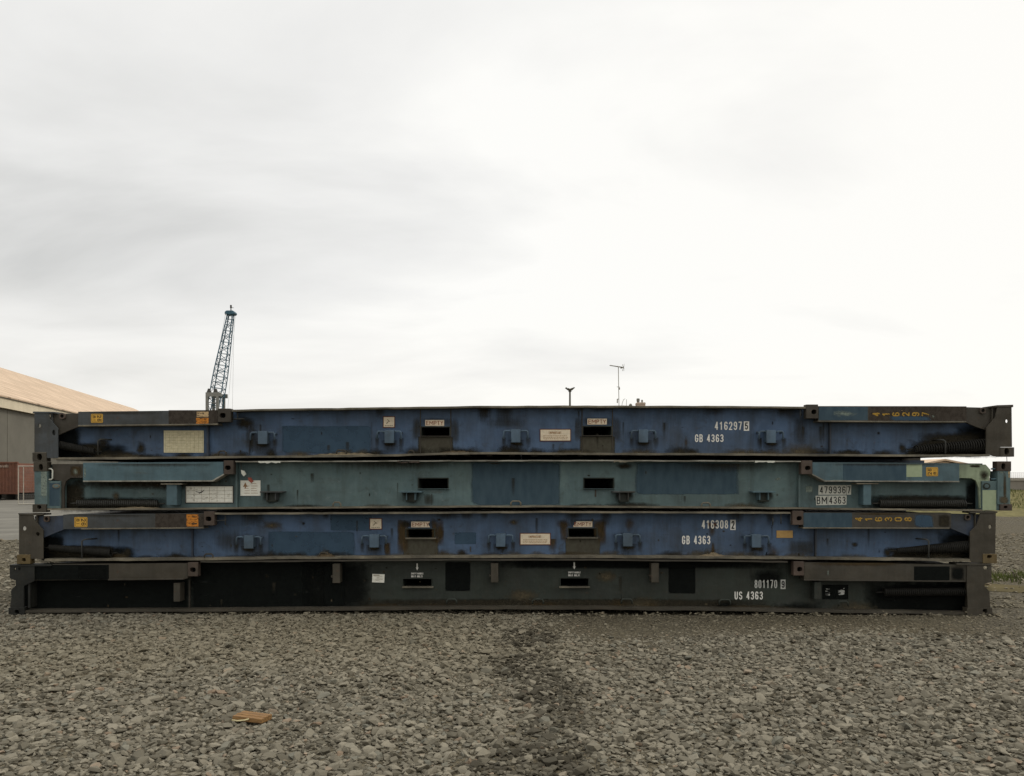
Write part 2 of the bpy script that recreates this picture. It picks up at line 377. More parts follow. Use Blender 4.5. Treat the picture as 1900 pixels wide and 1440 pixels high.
def write(mb, body, x0, y0, x1, y1, d, mat_=0, t=.16, rot=0, gap=.34):
    """condensed stroke lettering fitted to the photo rectangle; rot +1 turns it anticlockwise, -1 clockwise"""
    wid = [.55 if c in " .'!" else (1.45 if c == 'M' else 1.0) for c in body]
    tot = sum(wid) + gap * (len(body) - 1)
    long_, high = (abs(y1 - y0), abs(x1 - x0)) if rot else (abs(x1 - x0), abs(y1 - y0))
    cw = long_ / tot; th = high * t; u0 = 0.0
    def place(u, v):
        if rot > 0: return (x1 - v, y1 - u)
        if rot < 0: return (x0 + v, y0 + u)
        return (x0 + u, y1 - v)
    for c, w_ in zip(body, wid):
        k = 0
        for st in GL.get(c, []):
            P = [Vector((u0 + th / 2 + a * (cw * w_ - th), th / 2 + b_ * (high - th))) for a, b_ in st]
            P = [p for i, p in enumerate(P) if i == 0 or (p - P[i - 1]).length > 1e-4]
            runs = [[P[0]]]
            for i in range(1, len(P)):
                runs[-1].append(P[i])
                if i < len(P) - 1 and (P[i] - P[i - 1]).angle(P[i + 1] - P[i]) > R(50): runs.append([P[i]])
            for Q in runs:
                n = len(Q); vs = []
                if (Q[0] - Q[-1]).length > .05: Q[0] = Q[0] - (Q[1] - Q[0]).normalized() * th * .32; Q[-1] = Q[-1] + (Q[-1] - Q[-2]).normalized() * th * .32
                for i, p in enumerate(Q):
                    e1 = (Q[i] - Q[i - 1]).normalized() if i else None; e2 = (Q[i + 1] - Q[i]).normalized() if i < n - 1 else None
                    e = ((e1 or e2) + (e2 or e1)).normalized(); nn = Vector((-e.y, e.x))
                    for s_ in (1, -1):
                        q = p + nn * s_ * th / 2; a, b_ = place(q.x, q.y); vs.append((X(a, d), D0 + d - k * .00012, Z(b_, d)))
                mb.add(vs, [(2 * i, 2 * i + 1, 2 * i + 3, 2 * i + 2) for i in range(n - 1)], mat_); k += 1
        u0 += cw * (w_ + gap)

# ------------------------------------------------------------------ flatrack parts
WEB = 0.17
def casting(parent, x0, y0, x1, y1, hx, hy, rx, ry, m, name='corner_casting', d0=-0.012, cut=None):
    b = MB()
    loop = cut or [(x0, y0), (x1, y0), (x1, y1), (x0, y1)]
    b.prism(loop, d0, d0 + .10, 0, [oval(hx, hy, rx, ry)])
    b.prism([(hx + (a - hx) * .985, hy + (c - hy) * .985) for a, c in loop], d0 + .099, d0 + .168, 1)
    return b.build(name, [m, M['dark']], parent, .004)

def tab_bracket(root, cx, cy, m, side=22, fat=True):
    """square tab with a bent bar loop on each side (lashing point)"""
    b = MB()
    b.prism([(cx - 9, cy - 11), (cx + 9, cy - 11), (cx + 8.4, cy + 13), (cx - 8.4, cy + 13)], .015, .045)
    b.prism([(cx - 9, cy - 11), (cx + 9, cy - 11), (cx + 9, cy - 8), (cx - 9, cy - 8)], .044, WEB)
    b.prism([(cx - 7.5, cy - 7), (cx + 7.5, cy - 7), (cx + 7.5, cy + 11), (cx - 7.5, cy + 11)], .044, WEB)
    o = b.build('lashing_bracket', [m], root, .004)
    for s_ in (-1, 1):
        t = MB()
        pts = [(cx + s_ * 8, -6), (cx + s_ * 12, -8.5), (cx + s_ * (side - 2), -8.5), (cx + s_ * side, -6.5), (cx + s_ * (side + .4), 6)]
        t.tube([(X(a, .06), D0 + .062, Z(cy + c, .06)) for a, c in pts], .0115, 8)
        t.tube([(X(cx + s_ * side, .06), D0 + .062, Z(cy - 6.5, .06)), (X(cx + s_ * side, .06), D0 + WEB + .004, Z(cy - 6.5, .06))], .011, 8)
        t.build('loop_bar', [m], o, 0, True)
    return o

def ring(root, cx, cy, w_, m):
    t = MB()
    pts = [(cx - w_, cy + 6), (cx - w_, cy), (cx - w_ + 3, cy - 3), (cx + w_ - 3, cy - 3), (cx + w_, cy), (cx + w_, cy + 6)]
    t.tube([(X(a, .05), D0 + .055, Z(c, .05)) for a, c in pts], .010, 8)
    return t.build('lashing_ring', [m], root, 0, True)

def fork(root, x0, y0, x1, y1, m, lip):
    b = MB()
    t = 2.2; d = WEB - .012
    # liner of the pocket, open to the front, closed a metre in
    ax, bx = X(x0, WEB), X(x1, WEB); zt, zb = Z(y0, WEB), Z(y1, WEB); e = .012
    ya, yb = D0 + d, D0 + 1.05
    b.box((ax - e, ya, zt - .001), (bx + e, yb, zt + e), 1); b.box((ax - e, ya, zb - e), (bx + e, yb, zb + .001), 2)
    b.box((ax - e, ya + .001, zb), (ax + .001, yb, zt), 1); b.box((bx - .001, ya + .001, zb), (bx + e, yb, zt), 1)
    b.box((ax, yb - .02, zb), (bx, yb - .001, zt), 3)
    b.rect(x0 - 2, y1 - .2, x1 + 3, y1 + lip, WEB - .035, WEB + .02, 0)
    b.build('fork_pocket', [m, M['black'], M['soot'], M['dark']], root, .003)  # dark liner colours paint in the shade inside the pocket

def spring(root, x0, y0, x1, y1, r0, r1, coils, d=.085, m='spring'):
    n = 12; P = []; tot = coils * n
    for i in range(tot + 1):
        u = i / tot; a = 2 * math.pi * i / n; r = (r0 + (r1 - r0) * u) / S
        px = x0 + (x1 - x0) * u; py = y0 + (y1 - y0) * u
        P.append((X(px, d), D0 + d + r * math.cos(a) * .8, Z(py, d) + r * math.sin(a)))
    b = MB(); b.tube(P, .0085, 5)
    # hooked wire ends
    b.tube([(X(x0, d), D0 + d, Z(y0, d)), (X(x0 - 14, d), D0 + d, Z(y0, d))], .009, 6)
    b.tube([(X(x1, d), D0 + d, Z(y1, d)), (X(x1 + 12, d), D0 + d, Z(y1, d))], .009, 6)
    return b.build('coil_spring', [M[m]], root, 0, True)

def hook(root, x, y0, y1, dx, m):
    b = MB(); d = .02
    b.tube([(X(x, d), D0 + d, Z(y1, d)), (X(x, d), D0 + d, Z(y0 + 3, d)), (X(x + dx * .3, d), D0 + d + .01, Z(y0, d)), (X(x + dx, d), D0 + WEB, Z(y0, d))], .010, 7)
    return b.build('spring_hook', [m], root, 0, True)

def plate(root, name, x0, y0, x1, y1, m, frame=None, d=WEB - .006, tilt=0, corner=0):
    b = MB()
    if frame: b.rect(x0 - 1.6, y0 - 1.6, x1 + 1.6, y1 + 1.6, d, WEB - .001, 1)
    loop = [(x0, y0 + tilt * 0), (x1, y0 + tilt), (x1 - tilt, y1 + tilt), (x0 - tilt, y1)]
    if corner:
        c = corner; loop = [(x0 + c, y0), (x1 - c, y0), (x1, y0 + c), (x1, y1 - c), (x1 - c, y1), (x0 + c, y1), (x0, y1 - c), (x0, y0 + c)]
    b.prism(loop, d - .003, d + .002 if frame else min(d + .004, d + .0059), 0)
    o = b.build(name, [m, frame or m], root)
    return o

def grid_lines(p, x0, y0, x1, y1, nx, ny, m, d, jig=.4, words=0):
    b = MB(); dd = d - .0046
    for i in range(nx + 1):
        x = x0 + (x1 - x0) * i / nx; b.rect(x - .2, y0, x + .2, y1, dd, dd + .0012)
    for j in range(ny + 1):
        y = y0 + (y1 - y0) * j / ny; b.rect(x0, y - .2, x1, y + .2, dd - .0004, dd + .0008)
    for k in range(words):
        x = random.uniform(x0 + 1, x1 - 6); y = y0 + 1.2 + (y1 - y0 - 2.4) * random.random(); l_ = random.uniform(1.5, 5)
        b.rect(x, y, x + l_, y + random.uniform(.35, .7), dd - .0008, dd + .0004)
    return b.build('table_lines', [m], p)

def empty_sign(root, x0, y0, x1, y1, mt='ink_red', torn=None):
    b = MB(); d = WEB - .008
    loop = torn or [(x0, y0), (x1, y0), (x1, y1), (x0, y1)]
    b.prism(loop, d, WEB - .001, 0)
    f = MB()
    o = b.build('empty_sign', [M['plate']], root)
    t = MB(); write(t, 'EMPTY', x0 + 1.6, y0 + 1.6, x1 - 1.8, y1 - 1.6, d - .0015, 0, .15, 0, .22)
    w_ = .55; dd = d - .001
    t.build('lettering', [M['ink_red']], o)
    return o

def square_sign(root, x0, y0, x1, y1):
    o = plate(root, 'warning_sign', x0, y0, x1, y1, M['plate'], M['redframe'])
    t = MB(); d = WEB - .0105; w_ = x1 - x0; h_ = y1 - y0
    t.prism([(x0 + w_ * .22, y0 + h_ * .66), (x0 + w_ * .5, y0 + h_ * .32), (x0 + w_ * .55, y0 + h_ * .38), (x0 + w_ * .3, y0 + h_ * .7)], d, d + .001)
    t.prism([(x0 + w_ * .35, y0 + h_ * .2), (x0 + w_ * .62, y0 + h_ * .44), (x0 + w_ * .57, y0 + h_ * .5), (x0 + w_ * .32, y0 + h_ * .26)], d - .0006, d + .0004)
    for k in range(5): t.rect(x0 + w_ * (.1 + .16 * k), y0 + h_ * .82, x0 + w_ * (.22 + .16 * k), y0 + h_ * .91, d, d + .001)
    t.build('pictogram', [M['ink_grey']], o)

def important_sign(root, x0, y0, x1, y1, ink):
    o = plate(root, 'notice_plate', x0, y0, x1, y1, M['plate'], M['redframe'])
    t = MB(); d = WEB - .0105; w_ = x1 - x0; h_ = y1 - y0
    write(t, 'IMPORTANT', x0 + w_ * .27, y0 + h_ * .16, x0 + w_ * .70, y0 + h_ * .40, d, 0, .2)
    for r_ in range(3):
        x = x0 + w_ * .09
        while x < x1 - w_ * .12:
            l_ = random.uniform(1.2, 4); t.rect(x, y0 + h_ * (.54 + .14 * r_), min(x + l_, x1 - w_ * .07), y0 + h_ * (.59 + .14 * r_), d, d + .001); x += l_ + .9
    t.build('lettering', [ink], o)

def height_sticker(bar, x0, y0, x1, y1, rot, d):
    b = MB(); c = 1.2
    b.prism([(x0 + c, y0), (x1 - c, y0), (x1, y0 + c), (x1, y1 - c), (x1 - c, y1), (x0 + c, y1), (x0, y1 - c), (x0, y0 + c)], d - .003, d - .0003, 0)
    k = .55; e = 1.3
    fr = [(x0 + e, y0 + e), (x1 - e, y0 + e), (x1 - e, y1 - e), (x0 + e, y1 - e)]
    e += k; inn = [(x0 + e, y0 + e), (x1 - e, y0 + e), (x1 - e, y1 - e), (x0 + e, y1 - e)]
    b.prism(fr, d - .0042, d - .0026, 1, [inn])
    w_ = x1 - x0
    if rot < 0:
        write(b, '26', x0 + w_ * .53, y0 + 2.8, x1 - 3.0, y1 - 2.8, d - .0046, 1, .16, -1, .35)
        write(b, '8', x0 + 3.6, y0 + 3.0, x0 + w_ * .40, y0 + 8.2, d - .0046, 1, .16, -1); write(b, 'I', x0 + 3.6, y0 + 9.4, x0 + w_ * .40, y1 - 3.2, d - .0046, 1, .12, -1)
    else:
        write(b, '26', x0 + 3.0, y0 + 2.8, x0 + w_ * .47, y1 - 2.8, d - .0046, 1, .16, 1, .35)
        write(b, '8', x0 + w_ * .60, y1 - 8.2, x1 - 3.6, y1 - 3.0, d - .0046, 1, .16, 1); write(b, 'I', x0 + w_ * .60, y0 + 3.2, x1 - 3.6, y1 - 9.4, d - .0046, 1, .12, 1)
    return b.build('height_sticker', [M['yellow'], M['ink']], bar)

def side_beam(root, top, bot, webx, m, topx, holes, patches=(), stains=(), stiff=(), m_top='ledge', m_bot='ledge', tth=3.4, bth=4.0, flakes=()):
    """front side girder: web plate with fork openings, flanges, welded stiffeners, overpainting and dirt"""
    keys = ['_', m_top, m_bot]
    def mi(k):
        if k not in keys: keys.append(k)
        return keys.index(k)
    b = MB()
    xs = np.arange(webx[0], webx[1], 40.0).tolist() + [webx[1]]
    ty = lambda x: float(np.interp(x, [a for a, _ in top], [c for _, c in top]))
    by = lambda x: float(np.interp(x, [a for a, _ in bot], [c for _, c in bot]))
    loop = [(x, ty(x) + 2.0) for x in xs] + [(x, by(x) + 1.5) for x in reversed(xs)]
    b.prism(loop, WEB, WEB + .016, 0, [[(h[0], h[1]), (h[2], h[1]), (h[2], h[3]), (h[0], h[3])] for h in holes])
    tp = [(topx[0], ty(topx[0]))] + [q for q in top if topx[0] < q[0] < topx[1]] + [(topx[1], ty(topx[1]))]
    b.beam(tp, tth, 0.0, .25, 1)
    b.beam(bot, bth, 0.0, .25, 2)
    for st in stiff:
        x, y0, y1 = st[:3]; w_ = st[3] if len(st) > 3 else 2.0; k = st[4] if len(st) > 4 else None
        b.rect(x - w_ / 2, y0, x + w_ / 2, y1, WEB - (st[5] if len(st) > 5 else .045), WEB + .001, mi(k) if k else 0)
    lay = 0
    for (x0, y0, x1, y1, k, *so_) in patches:
        lay += 1
        b.sheet(x0, y0, x1, y1, WEB - .0012 - .00012 * lay, mi(k), so_[0] if so_ else 'edge', 24, 12)
    for (x0, y0, x1, h_, k) in flakes:
        n = max(5, int((x1 - x0) / 4)); lo = [(x0 + (x1 - x0) * i / n, y0 + h_ * random.uniform(.45, 1.1)) for i in range(n + 1)]
        b.prism([(x0, y0), (x1, y0)] + lo[::-1], -.010, -.006, mi(k))
    stains = list(stains)
    for q_ in range(46):
        x = random.uniform(webx[0] + 60, webx[1] - 160); y = random.uniform(ty(x) + 10, by(x) - 8); l_ = random.uniform(5, 46)
        k = random.choice(['ruststain', 'scuff', 'scuff', 'streak', 'dirt', 'soil'])
        if k == 'scuff': stains.append((x, y, x + l_ * 1.5, y + random.uniform(1.5, 6), k, 'round'))
        elif k == 'streak': stains.append((x, y, x + random.uniform(3, 9), min(by(x), y + random.uniform(15, 50)), k, 'down'))
        else: stains.append((x, y, x + random.uniform(2, 9), y + random.uniform(2, 9), k, 'round'))
    for i, (x0, y0, x1, y1, k, soft) in enumerate(stains):
        b.sheet(x0, y0, x1, y1, WEB - .0030 - .000022 * i, mi(k), soft, 8, 5)
    o = b.build('side_beam', [m] + [M[k] for k in keys[1:]], root, .0025)
    return o

def far_side(root, zb, zt, xl, xr, m, m2, sag=0.0, low=.03, sill=(.04, .04)):
    """what stands behind the face: deck, cross members, far girder, folded end frames, end sills"""
    z = lambda q: Z(q)
    yf = D0 + 2.438
    xs = np.linspace(xl, xr, 13)
    vs = []; fs = []
    b = MB()
    n = len(xs)
    zlo = z(zb) ; zhi = z(zt)
    for i in range(n - 1):
        c0 = sag * (1 - (2 * (xs[i] - xl) / (xr - xl) - 1) ** 2); c1 = sag * (1 - (2 * (xs[i + 1] - xl) / (xr - xl) - 1) ** 2)
        c = (c0 + c1) / 2
        b.box((xs[i], yf - .125, zlo + .045 + c), (xs[i + 1] - .0005, yf - .11, zhi - .02 + c))
    b.box((xl, yf - .25, zlo + low), (xr, yf, zlo + .05)); b.box((xl + 1.9, yf - .25, zhi - .02), (xr - 1.9, yf, zhi + .003))
    b.build('side_beam', [m], root)
    b = MB()
    for i in range(40):
        x = xl + .5 + (xr - xl - 1.0) * i / 39
        b.box((x - .04, D0 + WEB + .02, zlo + .07), (x + .04, yf - .126, zlo + .2))
    b.build('cross_members', [m2], root)
    b = MB()
    yy = D0 + WEB + .03
    while yy < yf - .2:
        b.box((xl + 2.05, yy, zhi - .06), (xr - 2.05, min(yy + .135, yf - .126), zhi - .025)); yy += .14
    b.build('deck_boards', [M['timber']], root)
    for a, c in ((xl + .16, xl + 2.3), (xr - 2.3, xr - .16)):
        b = MB()
        b.box((a + .1, D0 + .18, zhi - .14), (c - .1, yf - .18, zhi - .05))
        for k in range(6):
            x = a + .2 + (c - a - .4) * k / 5
            b.box((x - .03, D0 + .19, zhi - .17), (x + .03, yf - .19, zhi - .139))
        b.box((a, yf - .17, zhi - .2), (c, yf - .01, zhi - .012))
        b.build('end_wall', [m2], root, .003)
    for s_, a in ((1, xl), (-1, xr)):
        b = MB()
        a0, a1 = (a + .20, a + .30) if s_ > 0 else (a - .30, a - .20)
        b.box((a0, D0 + .17, zlo + (sill[0] if s_ > 0 else sill[1])), (a1, yf - .17, zhi - .2))
        b.build('end_sill', [m2], root, .003)
        b = MB()
        c0, c1 = (a + .01, a + .30) if s_ > 0 else (a - .30, a - .01)
        b.box((c0, yf - .02, zlo + .1), (c1, yf, zhi - .02)); b.box((c0, yf - .16, zlo), (c1 - .1 if s_ > 0 else c1, yf + .004, zlo + .118))
        b.box((c0, yf - .162, zhi - .022), (c1, yf + .002, zhi))
        b.build('corner_post', [m2], root, .004)

def flip(pts, ax): return [(2 * ax - a, b) for a, b in pts]

GRP = 'folded flatrack containers in the stack'
def rack(name_label, zb, zt):
    r = empty('flatrack_container', (0, D0, Z(zb)), name_label, 'flatrack', GRP)
    r['_o'] = [0, D0, Z(zb)]
    return r

# ---- blue flatracks (top, and second from the ground): one recipe, shifted
def blue_rack(label, dx, dy, tops, bots, lp, rp, num, chk, top_one):
    """lp / rp hold the pixel rows and columns measured for the left and right end"""
    root = rack(label, lp['cb'][3], lp['cap'][1])
    # girder -----------------------------------------------------------
    f = [(782 + dx[0], 793 + dy[0], 834 + dx[0], 809 + dy[0]), (1082 + dx[1], 792 + dy[1], 1134 + dx[1], 808 + dy[1])]
    tc_ = lp['tabs']
    by = lambda x: float(np.interp(x, [a for a, _ in bots], [c for _, c in bots]))
    ty = lambda x: float(np.interp(x, [a for a, _ in tops], [c for _, c in tops]))
    st = []
    for (cx, cy) in tc_:
        st += [(cx - 18, cy + 8, cx + 20, by(cx) + 8, 'streak', 'down'), (cx - 12, cy + 13, cx + 13, cy + 20, 'dirt', 'down'), (cx - 27, cy + 4, cx - 17, by(cx), 'streak', 'down'), (cx + 17, cy + 4, cx + 29, by(cx), 'streak', 'down')]
    for h in f:
        k_ = 'streak' if top_one else 'ruststain'
        st += [(h[0] - 17, h[1] - 22, h[0] - .3, h[3] + 12, k_, True), (h[2] + .3, h[1] - 22, h[2] + 19, h[3] + 18, k_, True), (h[0] - 6, h[1] - 19, h[2] + 9, h[1] - .4, 'streak', True)]
    st += lp['stains']
    # dirt creeping up from the ledge
    x = lp['web'][0] + 60
    while x < lp['web'][1] - 80:
        w_ = random.uniform(30, 110); hgt = random.uniform(7, 18)
        st.append((x, by(x) - hgt, x + w_, by(x) + 1, random.choice(['dirt', 'dirt', 'soil', 'ruststain'] if not top_one else ['dirt', 'dirt', 'soil']), 'heap')); x += w_ * random.uniform(.5, 1.6)
    for k in range(9):
        x = random.uniform(lp['web'][0] + 350, lp['web'][1] - 350)
        st.append((x, ty(x) + 3, x + random.uniform(14, 60), ty(x) + random.uniform(14, 40), 'streak', 'down'))
    pat = [q for h in f for q in ((h[0] - 7, h[3] + 1, h[2] + 8, by(h[0]) + 2, 'bare', 'edge'),)] + lp['patches']
    stf = lp['stiff'] + ([(f[0][0] - 2, ty(800) + 3, by(800), 1.6, 'grey', .012), (f[0][2] + 2.5, ty(800) + 3, by(800), 1.6, 'grey', .012),
                          (f[1][0] - 2, ty(1100) + 3, by(1100), 1.6, 'grey', .012), (f[1][2] + 2.5, ty(1100) + 3, by(1100), 1.6, 'grey', .012)] if top_one else [])
    side_beam(root, tops, bots, lp['web'], M['blue'], lp['topx'], f, pat, st, stf)
    for h in f: fork(root, *h, M['ledge'] if not top_one else M['grey'], 2.6 if not top_one else 1.2)
    for (cx, cy) in tc_: tab_bracket(root, cx, cy, M['tab'])
    for q in lp['rings']: ring(root, q[0], q[1], q[2], M['grey'])
    # left end -----------------------------------------------------------
    for side, P in ((1, lp), (-1, rp)):
        b = MB()
        b.prism(P['plate'], -.004, .014, 0, [oval(*hh) for hh in P['holes']])
        b.prism(P['cap_poly'], -.012, .17, 0)
        xi = P['web_x']; b.rect(xi[0], P['cap'][3] - .5, xi[1], P['cb'][1], .013, .16, 0)
        post = b.build('corner_post', [M[P['m_post']]], root, .003)
        c = P['cb']
        casting(post, *c, *P['cbh'], M[P['m_cb']])
        # folded end post with hinge arm
        b = MB(); keys = [P['m_bar'], 'ledge', P['m_arm']]
        b.prism(P['bar'], .012, .165, 0)
        b.prism(P['lip'], -.006, .165, 1)
        b.prism(P['arm'], .045, .075, 2)
        for i, (x0, y0, x1, y1, k, soft) in enumerate(P['sec']):
            if k not in keys: keys.append(k)
            b.sheet(x0, y0, x1, y1, .0105 - i * .0002, keys.index(k), soft, 6, 4)
        bar = b.build('folded_post', [M[k] for k in keys], root, .003)
        casting(bar, *P['ct'], *P['cth'], M[P['m_ct']])
        px_, py_, pr_ = P['pin']
        b = MB(); b.prism(oval(px_, py_, pr_ + 2.4, pr_ + 2.4, 14, 3.2), .018, .046, 0, [oval(px_, py_, pr_, pr_, 12, 2)])
        b.prism(oval(px_, py_, pr_ + .1, pr_ + .1, 12, 2), .040, .0455, 1)
        b.build('hinge_pin', [M['rusty'], M['dark']], bar, .002)
        for q in P['stk']: height_sticker(bar, *q, .012)
        for q in P['bars']:
            for pts in q:
                b = MB(); b.tube([(X(a, .05), D0 + .05, Z(c_, .05)) for a, c_ in pts], .008, 6)
                b.build('latch_rod', [M['grey_blue']], root, 0, True)
        for q in P['yel']:
            b = MB(); n = len(q[0])
            for i, ch in enumerate(q[0]):
                wch = (q[3] - q[1]) / n
                write(b, ch, q[1] + wch * i + 2.4, q[2], q[1] + wch * (i + 1) - 2.0, q[4], .0088, 0, .16, 1)
            b.build('stencil_number', [M['yellow_ink']], bar)
        for q in P['springs']: spring(root, *q)
        for q in P['hooks']: hook(root, *q, M['grey_blue'])
    # signs and numbers ---------------------------------------------------
    for i, q in enumerate(lp['empty']): empty_sign(root, *q[:4], torn=q[4] if len(q) > 4 else None)
    square_sign(root, *lp['sq'])
    important_sign(root, *lp['imp'], M['ink_brown'])
    t = MB(); n1_, n2_, n3_ = lp['num']
    write(t, num, *n1_, WEB - .005, 0, .135)
    t.prism([(n2_[0], n2_[1]), (n2_[2], n2_[1]), (n2_[2], n2_[3]), (n2_[0], n2_[3])], WEB - .005, WEB - .0045, 0)
    write(t, chk, n2_[0] + 2, n2_[1] + 2, n2_[2] - 2, n2_[3] - 2, WEB - .0062, 1, .15)
    if not top_one:
        for a in (1311, 1321): t.sheet(a, 965, a + 11, 982, WEB - .0066, 2, 'round', 6, 6)
    t.build('serial_number', [M['white'], M['ink'], M['rustletter']], root)
    t = MB()
    write(t, 'GB 4363', *n3_, WEB - .005, 0, .135); t.build('size_code', [M['white'], M['rustletter']], root)
    far_side(root, lp['cb'][3], lp['cap'][1], X(lp['cb'][0]), X(rp['cb'][2]), M['blue_dark'], M['grey'], 0, -.012 if top_one else .03, (.022, .10) if top_one else (.04, .04))
    return root

# ============================================================ TOP FLATRACK
topA = [(108, 766), (428, 760), (560, 758), (700, 756), (860, 753.5), (1060, 752.5), (1340, 753.2), (1497, 754.5), (1832, 757)]
botA = [(100, 849), (250, 848), (430, 846), (560, 845.2), (640, 844), (720, 843), (800, 840.5), (900, 839), (1060, 840), (1340, 841), (1490, 842), (1700, 843.5), (1836, 843)]
A_l = dict(
    web=(104, 1834), topx=(430, 1497), cap=(61, 763.5, 102, 767), cb=(60, 839.5, 86, 856.5), cbh=(73, 848, 4.6, 6.0),
    cap_poly=[(61, 763.5), (102, 764), (102, 767), (61, 767.2)],
    plate=[(64, 767), (91, 767), (93, 778), (107.5, 795), (107.5, 850), (86.3, 850), (86.3, 839), (64, 839)],
    holes=[(73.5, 790, 2.6, 3.6, 14, 2), (100, 803, 3.0, 5.5, 12, 2)], web_x=(95, 97), m_post='grey_blue', m_cb='olive',
    bar=[(145, 764), (404, 761), (404, 787.5), (145, 790.5)], lip=[(145, 788.6), (404, 786.0), (404, 788.4), (145, 791.4)],
    arm=[(93, 769), (146, 767), (146, 792), (128, 799), (109, 807.5), (107, 796), (95, 783)],
    m_bar='grey_blue', m_arm='grey', ct=(404, 758, 428, 783, ), cth=(413, 771, 5.6, 4.6), m_ct='grey',
    sec=[(313, 761, 404, 788, 'p_brown', False), (365, 764, 387, 774, 'peach', False), (364, 775.5, 387, 787, 'orange', False), (146, 764.5, 312, 771, 'streak', 'down')],
    pin=(115, 772, 3.2), stk=[(169, 768, 191, 784.5, -1)], yel=[],
    bars=[[[(441, 763), (441, 779)], [(429, 763), (429, 782)], [(430, 778), (453, 777)]]],
    springs=[(112, 826, 176, 838, 7, 5, 22, .085, 'spring_dark')], hooks=[(182, 815, 844, 14)],
    tabs=[(487, 811), (722, 809), (957, 808), (1194, 808), (1431, 809)],
    rings=[(633, 838.5, 9), (763, 839, 5), (412, 840, 7)],
    stains=[(90, 822, 240, 858, 'soot_f', True), (98, 790, 150, 850, 'soot_f', True), (1680, 814, 1856, 852, 'dirt', True), (1770, 785, 1860, 850, 'soot_f', True), (135, 817, 200, 850, 'dirt', 'round'), (178, 812, 206, 832, 'dirt', 'round'), (226, 835, 250, 850, 'soil', 'heap'), (250, 818, 272, 848, 'dirt', 'round'),  # large end sheets paint recess shade over the real grime
            (150, 834, 300, 848, 'dirt', 'heap'), (355, 836, 470, 848, 'soil', 'heap'), (455, 772, 480, 842, 'streak', True), (432, 770, 475, 800, 'dirt', 'round'),
            (575, 836, 720, 846, 'soil', 'heap'), (815, 830, 880, 841, 'dirt', 'heap'), (800, 834, 870, 841, 'soil', 'heap'),
            (905, 828, 1000, 840, 'dirt', 'heap'), (1000, 830, 1110, 840, 'dirt', 'heap'), (1262, 829, 1305, 841, 'dirt', 'heap'), (1268, 806, 1278, 836, 'ruststain', 'round'),
            (1480, 828, 1550, 842, 'dirt', 'heap'), (1440, 815, 1530, 842, 'soil', 'heap'), (1555, 832, 1605, 843, 'dirt', 'heap'), (1610, 832, 1670, 843, 'dirt', 'heap'), (1664, 820, 1684, 843, 'dirt', 'round'),
            (1730, 812, 1760, 832, 'dirt', 'round'), (1700, 800, 1834, 848, 'dirt', True), (1470, 770, 1500, 830, 'streak', True), (880, 770, 1000, 800, 'streak', 'round')],
    patches=[(523, 790, 690, 842, 'p_blue')],
    stiff=[(385, 788, 846, 3.5, 'blue_dark'), (1541, 782, 842, 3.0, 'blue_dark'), (462, 790, 844, 1.5, 'blue_dark', .02), (690, 783, 842, .8, 'blue_dark', .004)],
    empty=[(789, 779.5, 824, 790.5), (1090, 777, 1126, 788)], sq=(712, 774, 731.5, 792.5), imp=(1003, 797.5, 1058, 817.5),
    num=[(1326, 782.5, 1376.5, 798), (1380, 782, 1390, 799.5), (1289.5, 806, 1342.5, 820.5)])
A_r = dict(
    cap=(1838, 751.5, 1880, 755.5), cb=(1856, 830, 1882, 847.5), cbh=(1868, 838, 4.2, 6.2),
    cap_poly=[(1838, 753.5), (1850, 751.8), (1880, 751), (1880, 755.5), (1838, 756)],
    plate=[(1850, 756), (1877, 755.5), (1878, 829.5), (1855.7, 829.5), (1855.7, 847), (1845, 847), (1838, 844), (1829.5, 844), (1830, 794), (1846, 775)],
    holes=[(1868, 781.5, 2.4, 3.4, 14, 2)], web_x=(1840, 1842), m_post='olive', m_cb='olive',
    bar=[(1518, 753.5), (1740, 753.6), (1793, 754.5), (1793, 782.5), (1518, 781)], lip=[(1518, 780.4), (1700, 781.5), (1793, 781.5), (1793, 784), (1700, 784.2), (1518, 782.6)],
    arm=[(1792, 755.5), (1849, 757), (1846, 774), (1830, 794), (1829, 798), (1810, 792), (1792, 784)],
    m_bar='grey', m_arm='grey', ct=(1496, 750.5, 1518, 776.5), cth=(1510, 764.5, 4.6, 4.2), m_ct='grey',
    sec=[(1519, 755, 1610, 780, 'p_teal', False), (1519, 756, 1610, 779, 'tealmark', 'round'), (1612, 754, 1793, 782, 'p_brown', False), (1650, 772, 1728, 781, 'p_blue', True), (1725, 767, 1738, 778, 'tealmark', 'round'),
         (1668, 757, 1678, 766, 'peach', 'round')],
    pin=(1824, 762, 3.2), stk=[], yel=[('416297', 1616, 765, 1726, 772.5)], bars=[[[(1485, 758), (1485, 775)], [(1494, 758), (1494, 777)]]],
    springs=[(1697, 834, 1832, 826, 6, 12, 30, .085, 'spring_dark')], hooks=[(1754, 816, 842, -12)])
A = blue_rack('dark blue folded flatrack on top of the stack, numbered 416297 5', (0, 0), (0, 0), topA, botA, A_l, A_r, '416297', '5', True)
o = plate(A, 'data_plate', 304, 799, 378, 840, M['plate_y'])
M['ink_faint'] = plain('faint_table_ink', (0.40, 0.345, 0.21), .7)
grid_lines(o, 307, 802, 376, 838, 9, 7, M['ink_faint'], WEB - .006, words=46)
A.rotation_euler.x = R(0.25)

